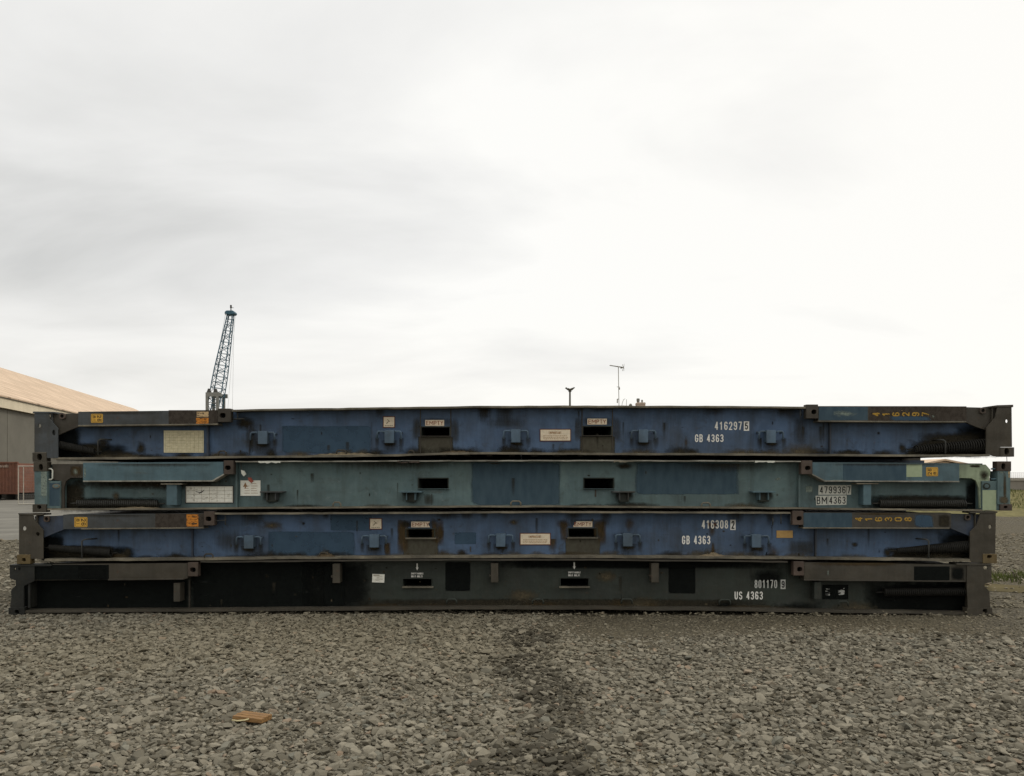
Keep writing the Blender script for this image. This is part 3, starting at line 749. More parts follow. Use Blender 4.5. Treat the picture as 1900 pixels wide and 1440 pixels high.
# ============================================================ THIRD FLATRACK (blue, below the teal one)
topC = [(80, 957), (395, 951.5), (560, 951), (860, 949.5), (1000, 948.5), (1200, 949), (1468, 950), (1800, 953)]
botC = [(82, 1037.5), (350, 1036), (480, 1034), (700, 1032.5), (860, 1031.5), (1000, 1031), (1340, 1032.5), (1600, 1035.5), (1806, 1037.5)]
C_l = dict(
    web=(78, 1804), topx=(398, 1467), cap=(33, 952.5, 80, 956), cb=(31, 1029, 56, 1046.5), cbh=(44, 1039, 3.6, 3.4),
    cap_poly=[(33, 952.3), (80, 953), (80, 956), (35, 956.2)],
    plate=[(35, 956), (61, 956), (63, 964), (80, 984), (80, 1037), (56.3, 1037), (56.3, 1028.6), (35, 1028.6)],
    holes=[(45, 980.5, 3.6, 4.0, 14, 2), (70, 991, 3.4, 3.6, 12, 2)], web_x=(67, 69), m_post='olive', m_cb='ochre',
    bar=[(117, 955), (378, 952), (378, 980), (117, 982)], lip=[(150, 980.2), (378, 978.6), (378, 980.8), (150, 982.6)],
    arm=[(64, 958), (118, 957), (118, 983), (100, 990), (81, 998), (79, 984), (66, 969)],
    m_bar='grey_blue', m_arm='blue_dark', ct=(378, 949, 397.5, 975), cth=(386.5, 963, 5.4, 4.4), m_ct='rusty',
    sec=[(288, 953, 378, 981, 'p_brown', False), (346, 954.5, 368, 977, 'orange', False), (120, 955, 300, 962, 'streak', 'down')],
    pin=(86, 963, 3.2), stk=[(138, 959.5, 162, 978, -1)], yel=[],
    bars=[[[(399, 966), (407, 966)], [(405, 966), (420, 965)], [(418, 955), (418, 974)]]],
    springs=[(92, 1016, 206, 1026, 5, 7, 44, .085, 'spring_dark')], hooks=[(152, 1001, 1036, 16)],
    tabs=[(461, 1005), (694, 1003), (929, 1001.5), (1165, 1001), (1404, 1003)],
    rings=[(387, 1031, 8), (600, 1028.5, 7)],
    stains=[(60, 1012, 260, 1048, 'soot_f', True), (66, 990, 122, 1042, 'soot_f', True), (1640, 1014, 1830, 1044, 'dirt', True), (1740, 985, 1830, 1040, 'soot_f', True), (82, 1010, 220, 1037, 'dirt', True), (205, 1020, 245, 1038, 'soil', 'heap'), (228, 1012, 246, 1036, 'dirt', 'round'), (310, 1022, 345, 1037, 'dirt', 'heap'), (245, 1028, 300, 1037, 'dirt', 'heap'),  # dark sheets at both ends carry painted-in shade behind the springs
            (582, 1018, 625, 1034, 'ruststain', 'heap'), (590, 1014, 618, 1034, 'soil', 'heap'), (712, 1004, 726, 1033, 'ruststain', True), (735, 960, 760, 1032, 'ruststain', True), (740, 965, 765, 980, 'dirt', 'round'),
            (800, 958, 812, 1010, 'ruststain', True), (808, 975, 828, 1002, 'ruststain', 'round'), (800, 1016, 840, 1032, 'ruststain', 'heap'), (842, 1013, 872, 1032, 'ruststain', 'heap'), (846, 1016, 868, 1032, 'dirt', 'heap'),
            (940, 962, 966, 976, 'soil', 'round'), (1028, 962, 1060, 985, 'ruststain', 'round'), (1016, 1000, 1034, 1030, 'ruststain', 'down'), (1100, 962, 1122, 1000, 'ruststain', True),
            (1010, 1020, 1100, 1031, 'ruststain', 'heap'), (1156, 955, 1180, 990, 'ruststain', 'round'), (1312, 966, 1330, 1000, 'ruststain', 'round'), (1296, 1012, 1345, 1033, 'soil', 'heap'), (1320, 1005, 1326, 1032, 'ruststain', True),
            (1232, 1020, 1278, 1033, 'ruststain', 'heap'), (1420, 1004, 1450, 1034, 'ruststain', 'heap'), (1460, 1000, 1514, 1034, 'streak', True), (1640, 1015, 1804, 1038, 'dirt', True), (1636, 1016, 1656, 1036, 'dirt', 'round'),
            (1578, 1005, 1594, 1016, 'dirt', 'round'), (380, 975, 470, 1030, 'streak', 'round'), (480, 965, 530, 985, 'soil', 'round')],
    patches=[(497, 986, 660, 1032, 'p_blue'), (843, 987.5, 884, 1010, 'p_blue'), (612, 955, 690, 985, 'p_blue')],
    stiff=[(356, 982, 1036, 2.4, 'blue_dark'), (1514, 982, 1034, 2.4, 'blue_dark'), (873, 1014, 1024, 1.6, 'grey', .01)],
    empty=[(763, 968, 797.5, 978.5, [(763, 968), (797.5, 968), (794.5, 973), (797.8, 978.5), (763, 978.5)]), (1064, 967.5, 1099, 978, [(1069, 967.5), (1099, 967.5), (1099, 978), (1064, 978), (1064, 975), (1068, 972)])],
    sq=(687, 963, 707.5, 981), imp=(966, 990.5, 1020.5, 1010),
    num=[(1302, 965, 1351, 981), (1355, 964.5, 1365, 983.5), (1265.5, 994, 1318, 1010)])
C_r = dict(
    cap=(1820, 948.5, 1851, 952), cb=(1824, 1028, 1850, 1045.5), cbh=(1836, 1033, 4.4, 3.0),
    cap_poly=[(1800, 949.5), (1851, 948.5), (1851, 952), (1800, 952.5)],
    plate=[(1819, 952), (1848, 952), (1847, 1027.5), (1823.7, 1027.5), (1823.7, 1044), (1806, 1044), (1799.5, 1040), (1800, 987), (1812, 975)],
    holes=[(1837.5, 977.5, 3.0, 3.6, 14, 2)], web_x=(1809, 1811), m_post='olive', m_cb='ochre',
    bar=[(1490, 950.5), (1765, 952), (1765, 980), (1490, 979.5)], lip=[(1490, 978.6), (1762, 979.2), (1762, 981.4), (1490, 981)],
    arm=[(1764, 953), (1819, 954), (1812, 975), (1800, 987), (1799, 995), (1782, 988), (1764, 981)],
    m_bar='grey', m_arm='blue_dark', ct=(1470.5, 948, 1490.5, 974), cth=(1483, 962, 4.8, 4.0), m_ct='rusty',
    sec=[(1491, 951.5, 1581, 979, 'p_teal', False), (1583, 951.5, 1690, 956, 'ruststain', True), (1695, 953, 1732, 979, 'p_blue', True), (1740, 953, 1764, 980, 'dirt', True)],
    pin=(1796, 960, 3.2), stk=[], yel=[('416308', 1584, 959.5, 1694, 967.5)], bars=[[[(1449, 952), (1449, 972)], [(1467, 953), (1467, 974)], [(1434, 960), (1434, 974)]]],
    springs=[(1664, 1022, 1798, 1014, 4, 11, 40, .085, 'spring_dark')], hooks=[(1723, 1001, 1036, -12)])
C = blue_rack('blue folded flatrack third from the top, numbered 416308 2', (-28, -27), (189, 189), topC, botC, C_l, C_r, '416308', '2', False)
plate(C, 'ochre_sticker', 1441, 984.5, 1471, 998, M['ochre_plate'])

# ============================================================ SECOND FLATRACK (teal)
B = rack('grey teal folded flatrack with pale green patches, second from the top', 950.5, 857)
topB = [(92, 860), (437, 855.5), (700, 854.6), (860, 854), (1060, 853.6), (1300, 854), (1483, 855), (1825, 858)]
botB = [(88, 944), (300, 943), (430, 941.5), (700, 940), (860, 938.6), (1060, 938.6), (1240, 939.6), (1483, 942), (1822, 945.5)]
fB = [(777, 888, 831, 907), (1084, 888, 1138, 907)]
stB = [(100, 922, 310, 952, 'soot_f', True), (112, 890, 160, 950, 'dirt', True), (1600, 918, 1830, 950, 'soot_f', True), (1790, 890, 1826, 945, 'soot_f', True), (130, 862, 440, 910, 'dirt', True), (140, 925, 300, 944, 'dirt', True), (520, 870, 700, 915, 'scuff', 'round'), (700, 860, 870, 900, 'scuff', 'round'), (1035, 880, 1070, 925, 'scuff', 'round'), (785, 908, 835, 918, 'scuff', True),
       (205, 910, 225, 930, 'soil', 'round'), (240, 905, 330, 930, 'scuff', 'round'), (785, 915, 806, 938, 'streak', True), (1434, 884, 1453, 894, 'tealmark', 'round'), (1431, 883, 1456, 895, 'tealmark', 'round'),
       (900, 858, 935, 862, 'ruststain', 'round'), (600, 857, 860, 875, 'streak', 'down'), (485, 929, 545, 941, 'tealmark', 'heap'), (1100, 930, 1240, 940, 'dirt', 'heap'), (1320, 930, 1440, 941, 'soil', 'heap'),
       (660, 933, 740, 941, 'soil', 'heap'), (520, 934, 610, 941, 'dirt', 'heap'), (1040, 934, 1130, 940, 'dirt', 'heap'), (1620, 915, 1800, 944, 'streak', True), (1640, 905, 1720, 930, 'scuff', 'round'), (1250, 860, 1440, 880, 'streak', 'down'), (1140, 858, 1178, 872, 'dirt', 'round')]
for cx in (503, 762, 1158, 1418): stB.append((cx - 18, 914, cx + 18, 936, 'dirt', 'down'))
side_beam(root=B, top=topB, bot=botB, webx=(90, 1823), m=M['teal'], topx=(437, 1486), holes=fB,
          patches=[(873, 857, 1040, 938, 'p_teal'), (1178, 857.5, 1372, 918, 'p_teal')], stains=stB,
          stiff=[(438.5, 857, 941, 3.2, 'teal', .07), (1483.5, 856, 941, 3.2, 'teal', .07), (1105, 908, 922, 3, 'grey', .006), (801, 917, 937, 1.2, 'black', .004)],
          m_top='ledge_light', m_bot='ledge', tth=2.2, bth=3.0,
          flakes=[(479, 855.6, 520, 4.2, 'tile'), (737, 855.2, 778, 4.4, 'rusty'), (742, 855, 760, 3.4, 'tile'), (902, 855.0, 924, 2.2, 'rusty'), (1139, 854.4, 1176, 4.4, 'ledge'), (1401, 855.0, 1438, 3.6, 'tile')])
for h in fB: fork(B, *h, M['teal'], .9)
for i, cx in enumerate((503, 762, 1158, 1418)):
    b = MB()
    b.rect(cx - 21, 911.6, cx + 21, 914.2, .0, WEB + .001, 0)
    for s_ in (-8, 8): b.rect(cx + s_ - 1, 914, cx + s_ + 1, 928, .03, WEB + .001, 0)
    b.rect(cx - 9, 915, cx + 9, 931, .085, WEB + .001, 1)
    b.build('lashing_bracket', [M['teal_clean'] if i % 2 else M['grey_blue'], M['black']], B, .003)
for q in ((625, 935, 7), (957, 933, 9), (1310, 936, 8)): ring(B, *q, M['ledge'])
for side, P in ((1, dict(ct=(415, 854.5, 433, 880), cth=(422.5, 868, 5.4, 4.2), bar=[(154, 858.6), (414.5, 857), (414.5, 880.5), (393, 893), (154, 893.5)], lip=[(154, 891.8), (393, 891.2), (415, 879), (416.5, 880.6), (394, 893.8), (154, 894.4)],
                         sec=[(155, 861, 160, 892, 'tealmark', True), (156, 860.5, 414, 868, 'streak', 'down'), (200, 870, 330, 885, 'scuff', 'round')],
                         arm=[(97, 861), (155, 861), (155, 886.5), (131, 887), (122, 893), (118.5, 905), (118.5, 943), (111.5, 943), (111.5, 892), (97, 890)], m_arm='grey',
                         asec=[(128, 862, 154, 886, 'ruststain', True), (130, 864, 150, 886, 'tealmark', 'round')],
                         panel=[(84, 892.5), (112, 892.5), (112, 943), (84, 943)], psec=[(91.5, 896, 111, 939, 'p_teal', False)], m_panel='teal', oval_=(104, 902, 7, 4.2), oval_m='ledge',
                         loop=(86, 97.5, 870, 890), topc=(62, 857, 87, 874.5), toph=(75.5, 867, 3.9, 5.8), m_topc='olive', shaft=[(63.5, 874.5), (88, 874.5), (88, 936), (64, 936)],
                         ssec=[(75, 862, 88, 934, 'tealmark', True), (76, 874, 87, 920, 'tealmark', False)], botc=(60, 935.5, 85, 950.5), both=(72.5, 941, 3.8, 3.6), m_botc='olive', m_shaft='teal',
                         springs=[(143, 934, 294, 934.5, 5.6, 5.6, 40)], stop=(309, 328, 899, 937.5), splate=(298, 338, 897, 899.5))),
                (-1, dict(ct=(1487, 854.5, 1507.5, 880), cth=(1499, 868.5, 5.2, 4.0), bar=[(1507.5, 858), (1780, 860), (1780, 894), (1531, 893), (1507.5, 880.5)], lip=[(1506, 880.6), (1507.5, 879), (1531, 891.4), (1780, 892.4), (1780, 894.8), (1530, 893.8)],
                          sec=[(1564, 860, 1681, 892, 'p_teal', False), (1682, 862, 1711, 885, 'pale_f', False), (1512, 860, 1780, 867, 'streak', 'down'), (1530, 890, 1580, 892.5, 'tealmark', True)],
                          arm=[(1779, 861.5), (1829, 862), (1838, 872), (1836, 888), (1834, 893), (1825, 893), (1825, 943), (1818.5, 943), (1816, 905), (1811, 892), (1803, 887.5), (1779, 887)], m_arm='pale',
                          asec=[(1798, 862, 1820, 868, 'dirt', True), (1815, 870, 1838, 893, 'dirt', 'round')],
                          panel=[(1822, 892.5), (1856, 892.5), (1856, 947), (1822, 947)], psec=[(1823, 909.5, 1848.5, 946.5, 'pale_f', False)], m_panel='teal', oval_=(1831, 902, 7, 6), oval_m='black',
                          loop=(1839, 1850, 870, 889), topc=(1850, 856, 1876.5, 874), toph=(1862, 865.5, 3.8, 5.8), m_topc='rusty', shaft=[(1851, 874), (1875, 874), (1874.5, 936), (1851, 936)],
                          ssec=[(1861, 875, 1868, 935, 'ruststain', True), (1852, 920, 1874, 936, 'soil', True), (1852, 874, 1864, 879, 'tealmark', True), (1871, 875, 1873.5, 886, 'peach', False)], botc=(1856, 935.5, 1878, 947.5), both=(1866, 941, 3.6, 2.6), m_botc='rusty', m_shaft='teal',
                          springs=[(1632, 934, 1792, 934.5, 6.2, 6.2, 42)], stop=(1602, 1616.5, 899, 937), splate=(1590, 1630, 896.5, 898.6)))):
    if 'pale_f' not in M: M['pale_f'] = overlay('pale_green_overpaint', (0.32, 0.37, 0.24), .45, .8, 12, (1, 1, 1), .96, .6, (0.29, 0.34, 0.22))
    b = MB(); keys = ['teal_clean', 'ledge_light', P['m_arm']]
    b.prism(P['bar'], .012, .165, 0); b.prism(P['lip'], -.008, .165, 1); b.prism(P['arm'], .040, .07, 2)
    for i, (x0, y0, x1, y1, k, soft) in enumerate(P['sec']):
        if k not in keys: keys.append(k)
        b.sheet(x0, y0, x1, y1, .0105 - i * .0002, keys.index(k), soft, 6, 4)
    for i, (x0, y0, x1, y1, k, soft) in enumerate(P['asec']):
        if k not in keys: keys.append(k)
        b.sheet(x0, y0, x1, y1, .0385 - i * .0002, keys.index(k), soft, 6, 4)
    bar = b.build('folded_post', [M[k] for k in keys], B, .003)
    casting(bar, *P['ct'], *P['cth'], M['rusty'])
    if side < 0: height_sticker(bar, 1718.5, 867, 1740.5, 883.5, 1, .012)
    b = MB(); keys = [P['m_shaft']]
    b.prism(P['shaft'], -.004, .16, 0)
    for i, (x0, y0, x1, y1, k, soft) in enumerate(P['ssec']):
        if k not in keys: keys.append(k)
        b.sheet(x0, y0, x1, y1, -.0055 - i * .0002, keys.index(k), soft, 4, 6)
    post = b.build('corner_post', [M[k] for k in keys], B, .003)
    casting(post, *P['topc'], *P['toph'], M[P['m_topc']]); casting(post, *P['botc'], *P['both'], M[P['m_botc']])
    b = MB(); keys = [P['m_panel'], P['oval_m']]
    b.prism(P['panel'], .016, .16, 0)
    b.prism(oval(*P['oval_'], 18, 2), .008, .017, 1)
    b.prism(oval(P['oval_'][0], P['oval_'][1], P['oval_'][2] * .6, P['oval_'][3] * .6, 14, 2), .003, .009, 0)
    for i, (x0, y0, x1, y1, k, soft) in enumerate(P['psec']):
        if k not in keys: keys.append(k)
        b.sheet(x0, y0, x1, y1, .0145 - i * .0002, keys.index(k), soft, 4, 6)
    b.build('hinge_plate', [M[k] for k in keys], B, .003)
    a0, a1, c0, c1 = P['loop']
    b = MB(); yy = .03
    b.tube([(X(q, yy), D0 + yy, Z(r_, yy)) for q, r_ in ((a0, c0), (a1 - 2.5, c0), (a1, c0 + 2.5), (a1, c1 - 2.5), (a1 - 2.5, c1), (a0, c1), ) ][::side] , .010, 8)
    b.build('handle', [M['tile'] if side > 0 else M['teal_clean']], B, 0, True)
    for q in P['springs']: spring(B, *q)
    s0 = P['stop']; sp = P['splate']
    b = MB(); b.rect(s0[0], s0[2], s0[1], s0[3], .02, WEB + .001, 0); b.rect(sp[0], sp[2], sp[1], sp[3], .0, WEB + .001, 1)
    b.build('stop_post', [M['teal_clean'], M['ledge']], B, .003)
o = plate(B, 'data_plate', 345, 902.5, 432, 932.5, M['plate_w'], M['ink'])
grid_lines(o, 346, 903.5, 431, 931.5, 6, 4, M['ink_grey'], WEB - .006, words=40)
t = MB(); dd = WEB - .012
for pts in ([(363, 912), (370, 914), (376, 912), (379, 909)], [(369, 916), (375, 913), (374, 910)]):
    t.tube([(X(a, dd), D0 + dd, Z(c, dd)) for a, c in pts], .0035, 5)
t.build('scribble', [M['ink']], o)
o = plate(B, 'notice_plate', 446, 891.5, 483, 920, M['plate_w'])
t = MB(); d = WEB - .0106
t.prism([(455, 895), (459.5, 903.5), (456.4, 903.2), (456.4, 906), (454, 906), (454, 903.2), (450.8, 903.5)], d, d + .001)
for k in range(10):
    y = 897 + (k % 5) * 4.4; x = 466 if k < 5 else 453
    if k >= 5: y += 4.5
    if y < 918: t.rect(x + random.uniform(-1, 1), y, x + random.uniform(8, 13), y + .8, d, d + .001)
t.build('lettering', [M['ink_brown']], o)
b = MB(); d = WEB - .006
b.prism([(1519, 900.5), (1579.5, 900.2), (1579, 918), (1518.5, 918)], d, WEB - .001, 0)
write(b, '479936', 1521, 902.5, 1569, 915.8, d - .0015, 1, .13); write(b, '7', 1572, 902.5, 1578, 915.8, d - .0015, 1, .13)
b.rect(1570.2, 900.4, 1570.8, 918, d - .0014, d + .001, 1)
b.build('serial_number', [M['tile'], M['ink']], B)
b = MB()
b.prism([(1513.5, 920), (1571, 919.2), (1570.5, 936.5), (1514.5, 937.5)], d, WEB - .001, 0)
write(b, 'BM', 1515.5, 921.8, 1534.5, 935.4, d - .0015, 1, .13); write(b, '4363', 1538.5, 921.4, 1569, 935, d - .0015, 1, .13)
b.rect(1536, 919.8, 1536.6, 937, d - .0014, d + .001, 1)
b.build('size_code', [M['tile'], M['ink']], B)
b = MB(); b.sheet(1493, 899.5, 1510, 916, WEB - .003, 0, 'edge', 5, 4); b.build('bleached_sticker', [M['tealmark']], B)
far_side(B, 950.5, 857, X(60), X(1878), M['teal'], M['grey'], .02)

# ============================================================ BOTTOM FLATRACK (black)
Dk = rack('black folded flatrack at the bottom of the stack, numbered 801170', 1142.5, 1047)
topD = [(40, 1046), (370, 1041), (860, 1037), (1100, 1037), (1465, 1041), (1800, 1046)]
botD = [(36, 1133), (350, 1131), (600, 1129), (860, 1126.5), (1100, 1127), (1340, 1129.5), (1600, 1133.5), (1800, 1136.5)]
fD = [(748, 1074, 801, 1088.5), (1040, 1073, 1092, 1088.5)]
stD = [(560, 1036, 690, 1136, 'soot_f', True), (1600, 1076, 1830, 1142, 'soot_f', True), (1660, 1082, 1840, 1136, 'soot_f', True), (900, 1036, 1460, 1056, 'soot_f', True), (630, 1110, 1460, 1132, 'dirt', True), (660, 1116, 760, 1128, 'ruststain', 'heap'), (720, 1119, 900, 1128, 'ruststain', 'heap'), (950, 1112, 1060, 1128, 'ruststain', 'heap'), (1120, 1105, 1180, 1128, 'ruststain', 'heap'), (1150, 1100, 1240, 1129, 'soil', 'heap'),  # right-end sooty sheets put the shade round the spring into colour
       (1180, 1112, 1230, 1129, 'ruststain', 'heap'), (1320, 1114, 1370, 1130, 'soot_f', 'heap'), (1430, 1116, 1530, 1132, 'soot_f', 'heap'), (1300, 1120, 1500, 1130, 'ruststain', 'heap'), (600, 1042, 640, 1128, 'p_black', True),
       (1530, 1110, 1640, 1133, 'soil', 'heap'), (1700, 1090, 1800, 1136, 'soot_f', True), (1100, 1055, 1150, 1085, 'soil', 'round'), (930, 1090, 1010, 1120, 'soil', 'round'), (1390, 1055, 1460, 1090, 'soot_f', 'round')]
side_beam(root=Dk, top=topD, bot=botD, webx=(34, 1800), m=M['black'], topx=(372, 1462), holes=fD,
          patches=[(354, 1042, 612, 1131, 'p_black'), (36, 1050, 350, 1133, 'p_black'), (826, 1043, 873, 1097, 'p_black'), (1240, 1043, 1290.5, 1101.5, 'p_black')], stains=stD,
          stiff=[(351, 1076, 1131, 2.2, 'grey', .03), (1462, 1045, 1075, 1.5, 'black', .03)], m_top='grey', m_bot='olive', tth=3, bth=4.2)
for h in fD: fork(Dk, *h, M['ledge'], 2.8)
for x0, x1, y0, y1 in ((617, 630.5, 1046, 1082), (911, 924.5, 1045, 1081), (1208.5, 1222.5, 1045, 1081)):
    b = MB(); b.rect(x0, y0, x1, y1, .02, WEB + .001, 0); b.rect(x0 - 3, y0 + 22, x0 - .05, y0 + 26, .05, WEB + .001, 0)
    b.build('lashing_bracket', [M['olive']], Dk, .004)
for q in ((838, 1115, 9), (998, 1115, 10), (1163, 1115, 10), (1345, 1116, 10), (1565, 1119, 9)): ring(Dk, *q, M['black'])
for P in (dict(ct=(348.5, 1043.5, 367, 1069.5), cth=(357.5, 1057.5, 5.4, 4.4), bar=[(62, 1047), (348.5, 1045), (348.5, 1073), (340, 1075.5), (62, 1077)], lip=[(200, 1074.6), (340, 1073.6), (340, 1075.8), (200, 1077.2)],
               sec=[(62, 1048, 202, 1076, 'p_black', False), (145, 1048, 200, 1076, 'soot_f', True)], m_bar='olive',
               cap=[(17.5, 1048), (95, 1047), (95, 1050.5), (17.5, 1051)],
               plate=[(18, 1051), (64, 1050.5), (64, 1078), (44, 1087), (44, 1129), (19, 1127), (21, 1110), (20.5, 1096), (24, 1091), (29, 1087), (29, 1077), (18, 1073)], holes=[(27.6, 1055.5, 1.4, 3.4, 10, 2), (36, 1055.5, 2.2, 2.8, 10, 2)],
               web_x=(52, 56), m_post='tar', cb=(15.5, 1127.5, 45, 1143), cbh=(31, 1135.5, 4, 3.6), m_cb='tar', springs=[], stop=(322, 334, 1082, 1116.5)),
          dict(ct=(1472.5, 1042, 1492, 1068), cth=(1484, 1056.5, 4.8, 4.2), bar=[(1492, 1043.5), (1795, 1048), (1795, 1079), (1492, 1076.5)], lip=[(1492, 1075.6), (1792, 1078.2), (1792, 1080), (1492, 1077.6)],
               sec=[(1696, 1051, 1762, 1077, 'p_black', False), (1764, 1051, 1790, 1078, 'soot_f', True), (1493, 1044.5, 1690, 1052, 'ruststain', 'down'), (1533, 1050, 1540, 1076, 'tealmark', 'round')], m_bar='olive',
               cap=[(1775, 1045), (1840, 1046), (1840, 1049.5), (1775, 1049)],
               plate=[(1794, 1049.5), (1840, 1049.5), (1840, 1080), (1828, 1083), (1827, 1088), (1836, 1097), (1838, 1127.8), (1796, 1127.8), (1794, 1090)], holes=[(1829, 1053.5, 4.4, 3.2, 12, 2)],
               web_x=(1802, 1806), m_post='olive', cb=(1794, 1128, 1841.5, 1143), cbh=(1828, 1134, 4.2, 4.4), m_cb='olive', springs=[(1640, 1099, 1790, 1098, 7, 7, 40, .085, 'spring_dark')], stop=(1511, 1524, 1080, 1112))):
    b = MB(); keys = [P['m_bar'], 'grey']
    b.prism(P['bar'], .012, .165, 0); b.prism(P['lip'], -.004, .165, 1)
    for i, (x0, y0, x1, y1, k, soft) in enumerate(P['sec']):
        if k not in keys: keys.append(k)
        b.sheet(x0, y0, x1, y1, .0105 - i * .0002, keys.index(k), soft, 6, 4)
    bar = b.build('folded_post', [M[k] for k in keys], Dk, .003)
    casting(bar, *P['ct'], *P['cth'], M['rusty'])
    b = MB(); b.prism(P['plate'], -.004, .014, 0, [oval(*hh) for hh in P['holes']]); b.prism(P['cap'], -.012, .17, 0)
    b.rect(P['web_x'][0], 1078, P['web_x'][1], 1128, .013, .16, 0)
    post = b.build('corner_post', [M[P['m_post']]], Dk, .003)
    casting(post, *P['cb'], *P['cbh'], M[P['m_cb']])
    for q in P['springs']: spring(Dk, *q)
    q = P['stop']; b = MB(); b.rect(q[0], q[2], q[1], q[3], .03, WEB + .001); b.build('stop_post', [M['olive'] if q[0] < 900 else M['black']], Dk, .004)
o = plate(Dk, 'paper_label', 691, 1065, 713.5, 1080.5, M['plate_w'], None, tilt=.7)
t = MB(); d = WEB - .0106
t.rect(693, 1066.6, 704, 1068.2, d, d + .001)
for k in range(7): t.rect(random.uniform(693, 700), 1070 + k * 1.3, random.uniform(702, 711), 1070.4 + k * 1.3, d, d + .001)
t.build('lettering', [M['ink_grey']], o)
for cx, y0 in ((774, 1045.5), (1065.5, 1043.5)):
    t = MB(); d = WEB - .005
    t.prism([(cx - 1.2, y0), (cx + 1.2, y0), (cx + 1.2, y0 + 7.5), (cx + 2.6, y0 + 7.5), (cx, y0 + 13), (cx - 2.6, y0 + 7.5), (cx - 1.2, y0 + 7.5)], d, d + .001)
    t.build('arrow_marking', [M['white']], Dk)
    t = MB(); write(t, 'EMPTY HANDLE', cx - 11, y0 + 17, cx + 11.5, y0 + 20.4, d, 0, .2); write(t, 'UNIT ONLY!', cx - 11, y0 + 22.2, cx + 10, y0 + 26, d, 0, .2)
    t.build('handling_notice', [M['white']], Dk)
t = MB(); d = WEB - .005
write(t, '801170', 1400, 1076, 1442, 1091.5, d, 0, .12)
t.rect(1448.5, 1075.5, 1457.5, 1093, d, d + .0006, 0); write(t, '9', 1450, 1077.5, 1456, 1091, d - .0014, 1, .17)
t.build('serial_number', [M['white_worn'], M['ink']], Dk)
t = MB(); write(t, 'US 4363', 1363, 1097.5, 1415.5, 1112.5, d, 0, .13); t.build('size_code', [M['white']], Dk)
t = MB(); t.sheet(1526, 1085, 1574, 1112, WEB - .0046, 0, False, 2, 2); t.sheet(1528, 1087, 1543, 1109, WEB - .0052, 1, 'edge', 4, 5); t.sheet(1550, 1087, 1572, 1108, WEB - .0052, 1, 'edge', 4, 5)
t.build('worn_stencil', [M['p_black'], M['white_flake']], Dk)
far_side(Dk, 1142.5, 1047, X(16), X(1841), M['black'], M['black'])

# ------------------------------------------------------------------ loose things on the stack
def heap(x0, x1, y0, y1, label, m, cat='dirt heap'):
    """low mound of soil lying on a ledge"""
    n, k = 22, 5; vs = []; fs = []
    hs = [abs(math.sin(math.pi * i / n)) * random.uniform(.45, 1) for i in range(n + 1)]
    for i in range(n + 1):
        px = x0 + (x1 - x0) * i / n
        for j in range(k + 1):
            v = j / k; d = .012 + .094 * v
            h_ = hs[i] * (v ** .7) * random.uniform(.8, 1.1)
            vs.append((X(px, d), D0 + d, Z(y1, 0) + h_ * (y1 - y0) / S))
    for i in range(n):
        for j in range(k):
            a = i * (k + 1) + j; fs.append((a, a + 1, a + k + 2, a + k + 1))
    base = len(vs)
    vs += [(x, y, Z(y1, 0) - .001) for x, y, z in vs[:]]
    b = MB(); b.add(vs, fs); b.add([vs[i] for i in range(base, 2 * base)], [tuple(reversed(q)) for q in fs])
    o = b.build('dirt_heap', [m]); tag(o, label, cat, 'dirt heaps on the ledges'); return o
M['earth'] = plain('dry_tan_earth', (0.17, 0.135, 0.085), .95, .4, 30, .1)
M['earth_d'] = plain('brown_earth', (0.085, 0.062, 0.036), .95, .4, 30, .1)
heap(575, 715, 837.5, 844.2, 'long tan dirt heap on the top flatrack ledge, left of the first fork slot', M['earth'])
heap(815, 880, 834.5, 839.8, 'dirt heap on the top flatrack ledge under the left EMPTY sign', M['earth_d'])
heap(215, 300, 939, 943.4, 'pale crumbly dirt under the left coil spring of the teal flatrack', M['earth'])
heap(588, 622, 1026, 1033.2, 'small rust brown dirt heap on the lower blue flatrack', M['earth_d'])
heap(1298, 1345, 1026, 1032.4, 'dirt heap on the lower blue ledge below GB 4363', M['earth'])

b = MB()
d = .06
b.tube([(X(a, d), D0 + d, Z(c, d)) for a, c in ((447, 857), (448, 870), (451, 876))], .004, 6)
b.prism([(447, 872), (453, 874), (456, 880), (452, 884), (448, 879)], .05, .075, 1)
b.tube([(X(a, d), D0 + d, Z(c, d)) for a, c in ((454, 882), (458, 886), (463, 889))], .004, 6)
b.prism([(460, 886), (465, 886), (469.5, 893), (466, 896.5), (461, 892)], .045, .075, 2)
tag(b.build('hanging_tag', [M['grey'], M['tile'], M['red_tag']]), 'small red brown tag dangling on a cord above the white notice', 'tag')
b = MB(); b.tube([(X(1868, .06), D0 + .06, Z(848, .06)), (X(1868.4, .06), D0 + .06, Z(857, .06))], .0035, 6)
tag(b.build('steel_pin', [M['grey']]), 'thin steel pin standing in the gap between the right corners of the top two flatracks', 'pin')

